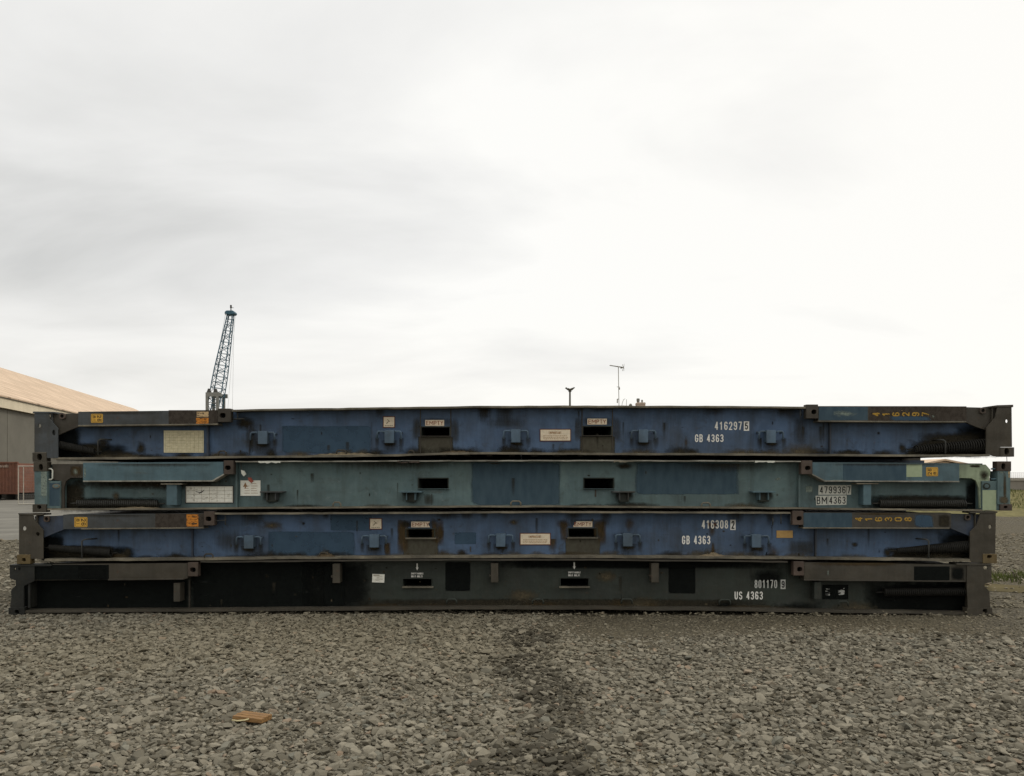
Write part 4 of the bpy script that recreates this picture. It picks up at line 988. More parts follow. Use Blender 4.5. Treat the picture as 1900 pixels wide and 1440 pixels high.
# ------------------------------------------------------------------ ground
def grid_obj(name, x0, x1, y0, y1, z, m, kind='structure'):
    b = MB(); b.add([(x0, y0, z), (x1, y0, z), (x1, y1, z), (x0, y1, z)], [(0, 1, 2, 3)])
    o = b.build(name, [m]); o['kind'] = kind; return o
m, nt, bb = mat('crushed_stone_ground')
v = coord(nt)
vo = nt.nodes.new('ShaderNodeTexVoronoi'); vo.inputs['Scale'].default_value = 17; vo.inputs['Randomness'].default_value = 1; nt.links.new(v, vo.inputs['Vector'])
ve = nt.nodes.new('ShaderNodeTexVoronoi'); ve.feature = 'DISTANCE_TO_EDGE'; ve.inputs['Scale'].default_value = 17; nt.links.new(v, ve.inputs['Vector'])
sepc = nt.nodes.new('ShaderNodeSeparateColor'); nt.links.new(vo.outputs['Color'], sepc.inputs[0])
c = mixc(nt, sepc.outputs[0], (0.066, 0.056, 0.037), (0.138, 0.121, 0.085))
c = mixc(nt, ramp(nt, noise(nt, v, .35, 5), .35, .7), c, (0.100, 0.083, 0.052))
c = mixc(nt, ramp(nt, ve.outputs['Distance'], .02, .10, .75, 0), c, (0.030, 0.027, 0.020))
nt.links.new(c, bb.inputs['Base Color']); bb.inputs['Roughness'].default_value = .95; bb.inputs['Specular IOR Level'].default_value = .15
bump(nt, bb, ramp(nt, ve.outputs['Distance'], 0, .25), .8, .02)
M['ground'] = m
grid_obj('ground', -900, 900, -60, 1800, 0, M['ground'])
M['asphalt'] = plain('old_asphalt', (0.13, 0.122, 0.102), .9, .3, .6, .2)
b = MB(); b.add([(-80, 22.5, .004), (-13.5, 22.0, .004), (-10, 23.5, .004), (-6, 70, .004), (-80, 70, .004)], [(0, 1, 2, 3, 4)]); o = b.build('asphalt_yard', [M['asphalt']]); o['kind'] = 'structure'
M['mud'] = plain('damp_tan_mud', (0.085, 0.070, 0.036), .98, .3, 1.5, .03)
# muddy strip with a ragged edge, to the right of the stack
vs = []; n = 30
for i in range(n): vs.append((6.6 + i * .5, 11.75 + .35 * math.sin(i * 1.3) + random.uniform(-.15, .15), .005))
for i in range(n - 1, -1, -1): vs.append((6.6 + i * .5, 13.0 + .3 * math.sin(i * .9 + 1) + random.uniform(-.15, .15), .005))
b = MB(); b.add(vs, [(i, i + 1, 2 * n - 2 - i, 2 * n - 1 - i) for i in range(n - 1)]); o = b.build('mud_strip', [M['mud']]); o['kind'] = 'structure'

# loose crushed stones ------------------------------------------------
hulls = []
for k in range(14):
    bm = bmesh.new()
    for i in range(17):
        p = Vector((random.gauss(0, 1), random.gauss(0, 1), random.gauss(0, 1))); p.normalize(); p = Vector([math.copysign(abs(q_) ** .72, q_) for q_ in p]) * random.uniform(.74, .98)
        bm.verts.new((p.x, p.y * .8, p.z * .46))
    r_ = bmesh.ops.convex_hull(bm, input=bm.verts)
    for g in [q for q in r_['geom_interior'] if isinstance(q, bmesh.types.BMVert)]:
        if g.is_valid and not g.link_faces: bm.verts.remove(g)
    bmesh.ops.triangulate(bm, faces=bm.faces); bm.verts.index_update()
    hulls.append((np.array([q.co[:] for q in bm.verts]), np.array([[l.index for l in f_.verts] for f_ in bm.faces]))); bm.free()

def fnoise(x, y, s, seed):
    r_ = np.random.default_rng(seed); tot = np.zeros_like(x)
    for o_ in range(4):
        a = r_.uniform(0, 6.28, 5); ph = r_.uniform(0, 6.28, 5)
        for q in range(5): tot += np.sin((x * np.cos(a[q]) + y * np.sin(a[q])) * s * 2 ** o_ + ph[q]) / (2 ** o_ * 5)
    return tot
def scatter(name, x, y, size, z, label_kind='stuff'):
    n = len(x)
    cx_ = np.interp(y, [4, 5.0, 5.6, 6.2, 7.1, 8.0, 8.7, 9.2], [.06, .10, .17, .24, .34, .24, .14, .2]); wd = np.interp(y, [4, 5.0, 5.6, 6.2, 7.1, 8.0, 8.7, 9.2], [.38, .36, .30, .34, .40, .30, .34, .06])
    wet = np.clip(1.25 - np.abs((x - cx_) / wd) ** 1.6 + 2.0 * fnoise(x, y, 4.6, 4) - .2, 0, 1) * (y < 9.2) * np.where(rng.random(n) < .36, .2, 1)
    brown = np.clip(fnoise(x, y, .8, 5) * .8 + .15, 0, 1); brown = np.maximum(brown, np.clip((x + .2) / 1.2, 0, 1) * np.clip((y - 8.6) / .8, 0, 1))
    V = []; T = []; att = []; off = 0
    which = rng.integers(0, len(hulls), n); tone = rng.random(n); hue = rng.random(n)
    ang = rng.uniform(0, 6.283, n); tx = rng.normal(0, .22, n); ty = rng.normal(0, .22, n); sx = rng.uniform(.8, 1.35, n); sz = rng.uniform(.75, 1.4, n)
    for k, (hv, ht) in enumerate(hulls):
        ix = np.where(which == k)[0]; m_ = len(ix)
        if not m_: continue
        p = hv[None] * size[ix, None, None]
        p = p * np.stack([sx[ix], np.ones(m_), sz[ix]], 1)[:, None, :]
        ca, sa = np.cos(tx[ix])[:, None], np.sin(tx[ix])[:, None]; yy = p[..., 1] * ca - p[..., 2] * sa; zz = p[..., 1] * sa + p[..., 2] * ca
        ca, sa = np.cos(ty[ix])[:, None], np.sin(ty[ix])[:, None]; xx = p[..., 0] * ca + zz * sa; zz = -p[..., 0] * sa + zz * ca
        ca, sa = np.cos(ang[ix])[:, None], np.sin(ang[ix])[:, None]; X_ = xx * ca - yy * sa; Y_ = xx * sa + yy * ca
        q = np.stack([X_ + x[ix, None], Y_ + y[ix, None], zz + z[ix, None]], -1).reshape(-1, 3)
        nv = len(hv); V.append(q)
        T.append((ht[None] + (np.arange(m_) * nv)[:, None, None] + off).reshape(-1, 3)); off += m_ * nv
        att.append(np.repeat(np.stack([tone[ix], hue[ix], wet[ix], brown[ix]], 1), nv, 0))
    V = np.concatenate(V); T = np.concatenate(T); att = np.concatenate(att)
    me = bpy.data.meshes.new(name); me.vertices.add(len(V)); me.vertices.foreach_set('co', V.astype(np.float32).ravel())
    me.loops.add(T.size); me.loops.foreach_set('vertex_index', T.astype(np.int32).ravel())
    me.polygons.add(len(T)); me.polygons.foreach_set('loop_start', np.arange(0, T.size, 3, dtype=np.int32)); me.polygons.foreach_set('loop_total', np.full(len(T), 3, np.int32))
    a = me.attributes.new('stone', 'FLOAT_COLOR', 'POINT'); a.data.foreach_set('color', att.astype(np.float32).ravel())
    me.update(calc_edges=True); me.validate(); me.polygons.foreach_set('use_smooth', np.zeros(len(T), bool))
    me.materials.append(M['stone'])
    o = bpy.data.objects.new(name, me); COL.objects.link(o); o['kind'] = label_kind; return o
m, nt, bb = mat('crushed_stone')
a = nt.nodes.new('ShaderNodeAttribute'); a.attribute_name = 'stone'
sc_ = nt.nodes.new('ShaderNodeSeparateColor'); nt.links.new(a.outputs['Color'], sc_.inputs[0])
v = coord(nt)
c = mixc(nt, sc_.outputs[0], (0.074, 0.065, 0.045), (0.222, 0.198, 0.148))
c = mixc(nt, ramp(nt, sc_.outputs[1], .965, .985, 0, .4), c, (0.30, 0.19, 0.12))
c = mixc(nt, ramp(nt, sc_.outputs[1], .10, .03, 0, .6), c, (0.13, 0.13, 0.105))
c = mixc(nt, mul(nt, a.outputs['Alpha'], .5), c, (0.16, 0.135, 0.085))
c = mixc(nt, ramp(nt, noise(nt, v, 60, 5, .7), .40, .72, 0, .5), c, (0.095, 0.088, 0.070))
c = mixc(nt, mul(nt, sc_.outputs[2], .9), c, (0.034, 0.029, 0.019))
nt.links.new(c, bb.inputs['Base Color']); bb.inputs['Roughness'].default_value = .9; bb.inputs['Specular IOR Level'].default_value = .2
bump(nt, bb, noise(nt, v, 90, 4, .7), .4, .004)
M['stone'] = m
n = 165000
y = rng.uniform(3.6, 10.6, n); x = rng.uniform(-1, 1, n) * (8.6)
keep = np.abs(x) < y * .637 + 1.6
# fine, trodden ground near the right half of the stack: far fewer stones
fine = np.clip((x + .1) / 1.0, 0, 1) * np.clip((y - 8.3 + .35 * np.sin(x * 1.3)) / .9, 0, 1)
keep &= rng.random(n) > fine * .80
x, y, fine = x[keep], y[keep], fine[keep]
size = np.exp(rng.normal(math.log(.0190), .45, len(x))).clip(.009, .058) * (1 - .45 * fine)
scatter('gravel', x, y, size, size * rng.uniform(-.15, .45, len(x)))
n = 900
x = rng.uniform(-6.2, 6.2, n); y = rng.normal(10.02, .05, n); x = x + .25 * np.sin(x * 9)
scatter('gravel', x, y, np.exp(rng.normal(math.log(.016), .4, n)).clip(.008, .04), np.abs(rng.normal(0, .018, n)))
n = 26000
y = 10.6 + 14 * rng.random(n) ** 1.5; x = np.where(rng.random(n) < .4, rng.uniform(-17, -5.6, n), rng.uniform(5.6, 18, n))
keep = (np.abs(x) > 5.9) & (np.abs(x) < y * .66 + 1.5) & ~((x > 6.4) & (y > 11.6) & (y < 13.1) & (rng.random(n) < .9)) & ~((x < -6) & (y > 22))
x, y = x[keep], y[keep]
size = np.exp(rng.normal(math.log(.032), .35, len(x))).clip(.014, .07)
scatter('gravel', x, y, size, size * .15)

# foreground board, twig -----------------------------------------------
m, nt, bb = mat('brown_board_wood')
v = coord(nt, (3, 40, 40)); nn = noise(nt, v, 2.2, 6, .6, .4)
nt.links.new(mixc(nt, ramp(nt, nn, .3, .7), (0.075, 0.036, 0.012), (0.29, 0.155, 0.045)), bb.inputs['Base Color']); bb.inputs['Roughness'].default_value = .6
bump(nt, bb, nn, .5, .006); M['board'] = m
b = MB()
w_, l_, h_ = .25, .15, .040
for i, (p0, p1, hh) in enumerate(((0, .052, .036), (.053, .102, .041), (.103, l_, .042))):
    vs = [(-w_ / 2 + random.uniform(-.004, .004), p0, 0), (w_ / 2, p0, 0), (w_ / 2, p1, 0), (-w_ / 2, p1, 0)]
    b.add(vs + [(q[0] * .985, q[1], hh) for q in vs], [(0, 3, 2, 1), (4, 5, 6, 7), (0, 1, 5, 4), (1, 2, 6, 5), (2, 3, 7, 6), (3, 0, 4, 7)])
o = b.build('wooden_board', [M['board']], None, .004)
p = at(459, 1336, 5.72); o.location = (p.x + .035, 5.60, .020); o.scale = (.92, .92, .92); o.rotation_euler = (R(-4), R(2), R(-14))
tag(o, 'short brown grooved board offcut lying on the gravel', 'board')
b = MB(); b.tube([(-.06, 0, .004), (-.02, -.006, .0), (.03, .0, .003), (.055, .012, .008)], .0055, 7)
M['twig'] = plain('pale_twig_bark', (0.42, 0.36, 0.20), .8)
o = b.build('twig', [M['twig']], None, 0, True); p = at(436, 1341, 5.6); o.location = (p.x + .045, 5.58, .036)
tag(o, 'short pale twig lying against the front of the brown board', 'twig')

# grass, moss -----------------------------------------------------------
def blades(name, n, fx, hgt, m):
    P = [fx() for _ in range(n)]; vs = []; fs = []
    for (x, y, z) in P:
        h_ = hgt * random.uniform(.4, 1.1); a = random.uniform(0, 6.28); w_ = h_ * .10; lx, ly = random.gauss(0, .35) * h_, random.gauss(0, .35) * h_
        ca, sa = math.cos(a) * w_, math.sin(a) * w_; k = len(vs)
        vs += [(x - ca, y - sa, z), (x + ca, y + sa, z), (x + lx * .4 + ca * .7, y + ly * .4 + sa * .7, z + h_ * .6), (x + lx * .4 - ca * .7, y + ly * .4 - sa * .7, z + h_ * .6), (x + lx, y + ly, z + h_)]
        fs += [(k, k + 1, k + 2, k + 3), (k + 3, k + 2, k + 4)]
    b = MB(); b.add(vs, fs); o = b.build(name, [m]); o['kind'] = 'stuff'; return o
M['grass'] = plain('short_grass', (0.085, 0.098, 0.030), .9, .5, 3, .1)
M['grass_dry'] = plain('dry_grass', (0.12, 0.105, 0.042), .9, .4, 3, .1)
def strip():
    x = random.uniform(7.2, 16); return (x, 13.9 + .25 * math.sin(x * 2.1) + random.gauss(0, .28), 0)
blades('grass', 5000, strip, .09, M['grass'])
def strip2():
    x = random.uniform(8.0, 14); return (x, 11.6 + .2 * math.sin(x * 3) + random.gauss(0, .12), 0)
blades('grass', 1400, strip2, .05, M['grass'])
# bank in front of the far wall
b = MB(); xs = np.linspace(18, 80, 40); vs = []; fs = []
for i, xx in enumerate(xs):
    for j, (yy, zz) in enumerate(((34.5, -.05), (37, .12), (40, .38), (43, .85), (45.4, 1.0), (45.4, -.2))):
        vs.append((xx, yy + (random.uniform(-.4, .4) if j < 4 else 0), zz + (random.uniform(-.05, .05) if 0 < j < 4 else 0)))
for i in range(len(xs) - 1):
    for j in range(5): a_ = i * 6 + j; fs.append((a_, a_ + 6, a_ + 7, a_ + 1))
b.add(vs, fs); o = b.build('grass_bank', [M['grass_dry']], None, 0, True); o['kind'] = 'structure'
def bank():
    x = random.uniform(24, 44); y = random.uniform(35.5, 45); return (x, y, float(np.interp(y, [34.5, 37, 40, 43, 45.4], [-.05, .12, .38, .85, 1.0])))
blades('grass', 9000, bank, .15, M['grass'])

# ------------------------------------------------------------------ background structures
M['concrete'] = plain('grey_concrete', (0.20, 0.18, 0.15), .9, .2, 1.5, .2)
b = MB(); b.box((18, 45.5, -.1), (80, 45.75, 1.5)); b.box((18, 45.45, 1.5), (80, 45.8, 1.56))
tag(b.build('concrete_wall', [M['concrete']]), 'low grey concrete wall behind the grass bank at the right', 'wall')
M['galv'] = plain('galvanised_steel', (0.16, 0.16, 0.15), .6, .2, 10, .4)
fr = empty('wire_fence', (28, 45.62, 1.56), 'thin wire fence with grey posts on top of the concrete wall', 'fence')
for k in range(20):
    x = 20 + k * 1.62
    b = MB(); b.tube([(x, 45.62, 1.55), (x, 45.62, 2.25), (x - .05, 45.62, 2.34)], .03, 6); b.build('post', [M['galv']], fr)
b = MB()
for k in range(6): b.tube([(18, 45.62, 1.62 + k * .07), (80, 45.62, 1.62 + k * .07)], .006, 4)
for k in range(300): b.tube([(20 + k * .11, 45.62, 1.6), (20 + k * .11, 45.62, 1.98)], .004, 3)
b.build('wire_mesh', [M['galv']], fr)

# warehouse --------------------------------------------------------------
m, nt, bb = mat('beige_roof_sheets')
v = coord(nt)
wv = nt.nodes.new('ShaderNodeTexBrick'); wv.inputs['Scale'].default_value = 1.0; wv.inputs['Brick Width'].default_value = 3.2; wv.inputs['Row Height'].default_value = 1.25
wv.inputs['Color1'].default_value = (0.44, 0.325, 0.22, 1); wv.inputs['Color2'].default_value = (0.54, 0.40, 0.275, 1); wv.inputs['Mortar'].default_value = (0.26, 0.18, 0.115, 1); wv.inputs['Mortar Size'].default_value = .07
sp = nt.nodes.new('ShaderNodeSeparateXYZ'); nt.links.new(v, sp.inputs[0]); cb = nt.nodes.new('ShaderNodeCombineXYZ')
nt.links.new(sp.outputs[1], cb.inputs[0]); nt.links.new(sp.outputs[0], cb.inputs[1]); nt.links.new(cb.outputs[0], wv.inputs['Vector'])
c = mixc(nt, ramp(nt, noise(nt, coord(nt, (1, .12, 1)), .9, 6, .6), .45, .75, 0, .5), wv.outputs['Color'], (0.34, 0.235, 0.15))
nt.links.new(c, bb.inputs['Base Color']); bb.inputs['Roughness'].default_value = .8; M['roof'] = m
M['cladding'] = plain('olive_grey_cladding', (0.135, 0.126, 0.102), .8, .12, .5, .2)
M['fascia'] = plain('cream_fascia', (0.60, 0.52, 0.38), .7, .10, .8, .3)
k = 69.0
p0 = at(0, 743, k); dirx = -0.193
wh = empty('warehouse', (p0.x, k, 0), 'big warehouse with beige pitched roof and grey walls at far left', 'warehouse')
def wx(t, o_): return p0.x - o_ + dirx * t      # o_ metres inwards from the eave wall, t metres further away
ez = 8.42; rz = 15.75; HW = 15.0
b = MB(); y0, y1 = -22, 95
def quadbox(o0, o1, z0, z1, ya=y0, yb=y1):
    b.add([(wx(ya, o0), k + ya, z0), (wx(ya, o1), k + ya, z0), (wx(yb, o1), k + yb, z0), (wx(yb, o0), k + yb, z0), (wx(ya, o0), k + ya, z1), (wx(ya, o1), k + ya, z1), (wx(yb, o1), k + yb, z1), (wx(yb, o0), k + yb, z1)],
          [(0, 3, 2, 1), (4, 5, 6, 7), (0, 1, 5, 4), (1, 2, 6, 5), (2, 3, 7, 6), (3, 0, 4, 7)])
quadbox(.25, HW * 2 - .25, 0, ez - .05)
for ya in (y0 + .1, y1 - .4):
    b.add([(wx(ya, .3), k + ya, ez - .06), (wx(ya, HW * 2 - .3), k + ya, ez - .06), (wx(ya, HW), k + ya, rz - .2), (wx(ya + .3, .3), k + ya + .3, ez - .06), (wx(ya + .3, HW * 2 - .3), k + ya + .3, ez - .06), (wx(ya + .3, HW), k + ya + .3, rz - .2)],
          [(0, 1, 2), (5, 4, 3), (0, 3, 4, 1), (1, 4, 5, 2), (2, 5, 3, 0)])
for t_ in np.arange(y0, y1, 6.0):
    quadbox(.225, .26, .05, ez - .3, t_, t_ + .06)
b.build('wall', [M['cladding']], wh)
b = MB(); quadbox(-.12, .18, ez - .72, ez + .22); b.build('fascia', [M['fascia']], wh)
b = MB(); quadbox(-.22, -.121, ez + .12, ez + .30); b.build('gutter', [M['cladding']], wh)
b = MB()
for o0, o1 in ((-.25, HW), (HW * 2 + .25, HW)):
    a_, c_ = (y0 - .4, y1 + .4)
    vs = [(wx(a_, o0), k + a_, ez + .30), (wx(c_, o0), k + c_, ez + .30), (wx(c_, o1), k + c_, rz), (wx(a_, o1), k + a_, rz)]
    b.add(vs + [(q[0], q[1], q[2] - .12) for q in vs], [(0, 1, 2, 3), (7, 6, 5, 4), (0, 4, 5, 1), (1, 5, 6, 2), (2, 6, 7, 3), (3, 7, 4, 0)])
b.build('roof', [M['roof']], wh)

# shipping containers, scrap and gate at far left --------------------------------
def ship_box(name, x0, x1, y0, z0, z1, m, label, n=46):
    r_ = empty(name, ((x0 + x1) / 2, y0, 0), label, 'shipping container', 'shipping containers by the warehouse')
    b = MB(); loop = []; step = (x1 - x0 - .3) / n
    for i in range(n):
        a_ = x0 + .15 + step * i
        loop += [(a_, y0 + .03), (a_ + step * .35, y0 + .03), (a_ + step * .5, y0 + .075), (a_ + step * .85, y0 + .075)]
    loop += [(x1 - .15, y0 + .03), (x1 - .15, y0 + 2.4), (x0 + .15, y0 + 2.4)]
    vs = [(q[0], q[1], z0 + .1) for q in loop] + [(q[0], q[1], z1 - .1) for q in loop]; c_ = len(loop)
    b.add(vs, [(i, (i + 1) % c_, c_ + (i + 1) % c_, c_ + i) for i in range(c_)] + [tuple(range(c_, 2 * c_)), tuple(reversed(range(c_)))])
    b.build('body', [m], r_)
    b = MB()
    b.box((x0, y0, z1 - .12), (x1, y0 + .1, z1)); b.box((x0, y0, z0), (x1, y0 + .1, z0 + .12))
    for xx in (x0, x1 - .16): b.box((xx, y0 - .01, z0 + .121), (xx + .16, y0 + .12, z1 - .121))
    b.build('frame', [m], r_, .01)
    for xx in (x0 - .01, x1 - .17):
        for zz in (z0 - .01, z1 - .11):
            b = MB(); b.box((xx, y0 - .03, zz), (xx + .18, y0 + .14, zz + .12)); b.build('corner_casting', [m], r_, .01)
    return r_
M['redbox'] = paint('red_brown_container_paint', (0.185, 0.080, 0.050), (0.150, 0.064, 0.042), .3, .3)
M['orangebox'] = paint('orange_brown_container_paint', (0.52, 0.30, 0.17), (0.46, 0.26, 0.15), .2, .2)
d = 60.0
q0 = at(32.5, 857, d); q1 = at(32.5, 917, d)
sb = ship_box('shipping_container', q0.x - 12.2, q0.x, d, q1.z, q0.z, M['redbox'], 'red brown shipping container raised on dark scrap, far left edge')
t = MB()
for k_ in range(13): 
    a_ = q0.x - .75 - k_ * .11
    t.box((a_, d + .0, q0.z - .42), (a_ + random.uniform(.04, .08), d + .029, q0.z - random.uniform(.20, .28)))
M['faint'] = plain('faint_white_marking', (0.36, 0.28, 0.22), .8)
t.build('marking', [M['faint']], sb)
d2 = 64.0; q0 = at(34, 868, d2); q1 = at(34, 903, d2)
ship_box('shipping_container', q0.x, q0.x + 6.06, d2, q1.z, q0.z, M['orangebox'], 'paler orange brown shipping container seen through the white gate', 22)
M['scrap'] = plain('black_oily_scrap', (0.020, 0.018, 0.014), .8, .6, 8)
b = MB(); q1 = at(32, 917, 60)
for i in range(60):
    x = random.uniform(q1.x - 12, q1.x + .1); y = random.uniform(57.2, 60.4); z = random.uniform(0, .34); s_ = random.uniform(.15, .5)
    hv, ht = random.choice(hulls); a_ = random.uniform(0, 6.28); vs = [(x + s_ * (q[0] * math.cos(a_) - q[1] * math.sin(a_)), y + s_ * (q[0] * math.sin(a_) + q[1] * math.cos(a_)), max(0, z + s_ * .7 * q[2])) for q in hv]
    b.add(vs, [tuple(int(v_) for v_ in q) for q in ht])
for i in range(12):
    x = q1.x - 11.6 + i * 1.05; b.box((x, 59.9, 0), (x + .3, 62.4, q1.z - .011))
tag(b.build('scrap_heap', [M['scrap']]), 'low black heap of scrap and timber under the red brown container', 'scrap heap')
b = MB(); q = at(45, 903, 64)
for i in range(22): 
    x = q.x - 1.2 + i * .2; b.box((x, 63.9 + random.uniform(-.2, .2), 0), (x + .17, 66.3, q.z - .012 - random.uniform(0, .12)))
tag(b.build('timber_stack', [M['scrap']]), 'dark stack of timbers carrying the paler orange brown container', 'timber stack')
M['gate'] = plain('dirty_white_paint', (0.36, 0.33, 0.27), .6, .2, 5)
d = 50.0; g0 = at(34, 865, d); g1 = at(34, 938, d); xr = at(66, 900, d).x
gt = empty('gate', (g0.x, d, 0), 'white tube framed mesh gate at the left behind the stack', 'gate')
b = MB(); z0 = .04; z1 = g0.z
b.tube([(g0.x, d, z0), (g0.x, d, z1), (xr + 2, d, z1), (xr + 2, d, z0)], .035, 8, closed=True); b.tube([(g0.x + .32, d, z0), (g0.x + .32, d, z1 - .05)], .022, 6)
b.build('frame', [M['gate']], gt)
b = MB()
for i in range(28): b.tube([(g0.x + .06 + i * .11, d, z0), (g0.x + .06 + i * .11, d, z1)], .003, 3)
for i in range(14): b.tube([(g0.x, d, .14 + i * .17), (xr + 2, d, .14 + i * .17)], .003, 3)
b.build('mesh_infill', [M['galv']], gt)

# harbour crane -----------------------------------------------------------------
dc = 150.0
M['crane_blue'] = plain('crane_blue_paint', (0.030, 0.085, 0.120), .5, .2, 2)
M['crane_grey'] = plain('crane_grey_paint', (0.16, 0.165, 0.15), .6, .2, 2)
M['crane_dark'] = plain('crane_dark_steel', (0.05, 0.05, 0.045), .6)
cr_ = empty('harbour_crane', (at(404, 757, dc).x, dc, 0), 'tall blue lattice boom harbour crane rising behind the stack', 'crane')
foot = at(391, 800, dc); foot.z = 6.5; foot.x = at(389.5, 760, dc).x - .45; head = at(428.5, 582, dc)
axis = (head - foot); ln = axis.length; axis.normalize(); u = Vector((1, 0, 0)); u = (u - axis * u.dot(axis)).normalized(); v_ = axis.cross(u)
def wdt(t): return (1.05 if t > .22 else .45 + t * 2.7) * (1 - max(0, t - .55) * 1.25)
def bc(t, i):
    s_ = [(-1, -1), (1, -1), (1, 1), (-1, 1)][i]; h_ = wdt(t)
    return foot + axis * ln * t + u * s_[0] * h_ + v_ * s_[1] * h_ * .9
b = MB(); NS = 24
for i in range(4): b.tube([bc(t, i) for t in np.linspace(0, 1, 13)], .10, 6)
for j in range(NS):
    t0, t1 = j / NS, (j + 1) / NS
    for i in range(4):
        a_, c_ = (i, (i + 1) % 4) if j % 2 else ((i + 1) % 4, i)
        b.tube([bc(t0, a_), bc(t1, c_)], .048, 4); b.tube([bc(t1, i), bc(t1, (i + 1) % 4)], .04, 4)
b.build('boom', [M['crane_blue']], cr_)
b = MB(); hd = at(428.5, 581, dc)
b.box((hd.x - .6, dc - .8, hd.z - .38), (hd.x + .6, dc + .8, hd.z + .34))
for s_ in (-1, 1):
    b.tube([(hd.x + s_ * .55, dc - .9, hd.z - .04), (hd.x + s_ * .55, dc + .9, hd.z - .04)], .30, 14)
b.build('boom_head', [M['crane_blue']], cr_, .03)
b = MB(); b.tube([(hd.x - 1.15, dc, hd.z + .05), (hd.x - 1.0, dc, hd.z - .3), (hd.x - .8, dc, hd.z - .35)], .07, 6); b.tube([(hd.x - 1.15, dc, hd.z + .05), (hd.x - .9, dc, hd.z + .1)], .07, 6); b.build('bracket', [M['crane_grey']], cr_)
b = MB(); b.tube([(hd.x, dc, hd.z + .4), (hd.x, dc, hd.z + 1.0)], .10, 8); b.tube([(hd.x, dc, hd.z + .95), (hd.x, dc, hd.z + 1.5)], [.18, .16], 10); b.tube([(hd.x, dc, hd.z + 1.0), (hd.x + .5, dc, hd.z + 1.0)], .05, 6)
b.build('beacon', [M['crane_dark']], cr_)
# tower portal
tl, tr = at(390.5, 757, dc).x, at(409.5, 757, dc).x; zt = at(0, 730, dc).z
b = MB()
for x in (tl, tr):
    for yy in (dc - 1.6, dc + 1.6):
        b.box((x - .24, yy - .22, 8.0), (x + .24, yy + .22, zt))
for yy in (dc - 1.6, dc + 1.6): b.box((tl - .239, yy - .221, zt - .75), (tr + .7, yy + .221, zt + .01))
for x in (tl, tr): b.box((x - .2, dc - 1.39, zt - .5), (x + .2, dc + 1.39, zt - .1))
b.box((tl, dc - 1.5, at(0, 748, dc).z - .1), (tr, dc - 1.4, at(0, 748, dc).z))
b.build('tower_frame', [M['crane_grey']], cr_, .02)
for x in (at(393.5, 0, dc).x, at(405.5, 0, dc).x):
    b = MB(); b.prism([(x - .38, zt), (x + .38, zt), (x + .14, zt + .72), (x - .14, zt + .72)], dc - 1.7, dc - 1.2, raw=True); b.build('sheave_bracket', [M['crane_dark']], cr_)
b = MB()
for (xa, xb) in ((393, -1.0), (396.5, -.75)): b.tube([(at(xa, 0, dc).x, dc, zt + .6), (hd.x + xb, dc, hd.z)], .022, 4)
b.build('luffing_ropes', [M['crane_grey']], cr_)
b = MB()
for dx_, pb in ((.62, 431.5), (.85, 418.5)): b.tube([(hd.x + dx_, dc, hd.z), (at(pb, 0, dc).x, dc - .5, 7.0)], .018, 4)
b.build('hoist_ropes', [M['crane_grey']], cr_)
b = MB(); b.box((tl - 2.5, dc - 2.4, 4.2), (tr + 3.2, dc + 2.4, 8.0)); b.box((tl - 2.4, dc - 2.5, 6.9), (tr + 3.1, dc - 2.401, 7.1)); b.build('machine_house', [M['crane_grey']], cr_, .05)
b = MB(); b.tube([((tl + tr) / 2, dc, 2.4), ((tl + tr) / 2, dc, 4.25)], 1.6, 20); b.build('slew_ring', [M['crane_dark']], cr_)
b = MB(); b.box((tl - 5, dc - 3, 1.1), (tr + 5, dc + 3, 2.45)); b.build('undercarriage', [M['crane_blue']], cr_, .05)
for i in range(6):
    for s_ in (-1, 1):
        x = tl - 4.4 + i * 2.1; b = MB(); b.tube([(x, dc + s_ * 2.4, .62), (x, dc + s_ * 3.05, .62)], .62, 16); b.build('wheel', [M['crane_dark']], cr_)

# floodlight mast -----------------------------------------------------------------
dl = 80.0; lt = at(1057.5, 726, dl)
lm = empty('lighting_mast', (lt.x, dl, 0), 'tall floodlight mast with a crown of lamps behind the stack', 'lamp post')
M['mast'] = plain('grey_brown_mast_steel', (0.10, 0.092, 0.07), .6)
b = MB(); b.tube([(lt.x, dl, 0), (lt.x, dl, lt.z)], [.16, .09], 10); b.build('pole', [M['mast']], lm)
b = MB(); b.tube([(lt.x, dl, lt.z - .05), (lt.x, dl, lt.z + .12)], .16, 10)
for s_ in (-1, 1): b.tube([(lt.x, dl, lt.z + .05), (lt.x + s_ * .28, dl, lt.z + .17)], .05, 6)
b.build('head_frame', [M['mast']], lm)
for dx_, dz, a_, yy in ((-.33, .24, 38, -.1), (.33, .26, -38, -.1), (-.14, .16, 20, -.35), (.16, .19, -18, -.35), (-.05, .2, 0, .35)):
    b = MB(); ca, sa = math.cos(R(a_)), math.sin(R(a_))
    pr = [(-.17, -.05), (.17, -.05), (.12, .08), (-.12, .08)]
    b.prism([(lt.x + dx_ + q[0] * ca + q[1] * sa, lt.z + dz - q[0] * sa + q[1] * ca) for q in pr], dl + yy - .16, dl + yy + .16, raw=True)
    b.build('floodlight', [M['mast']], lm, .01)

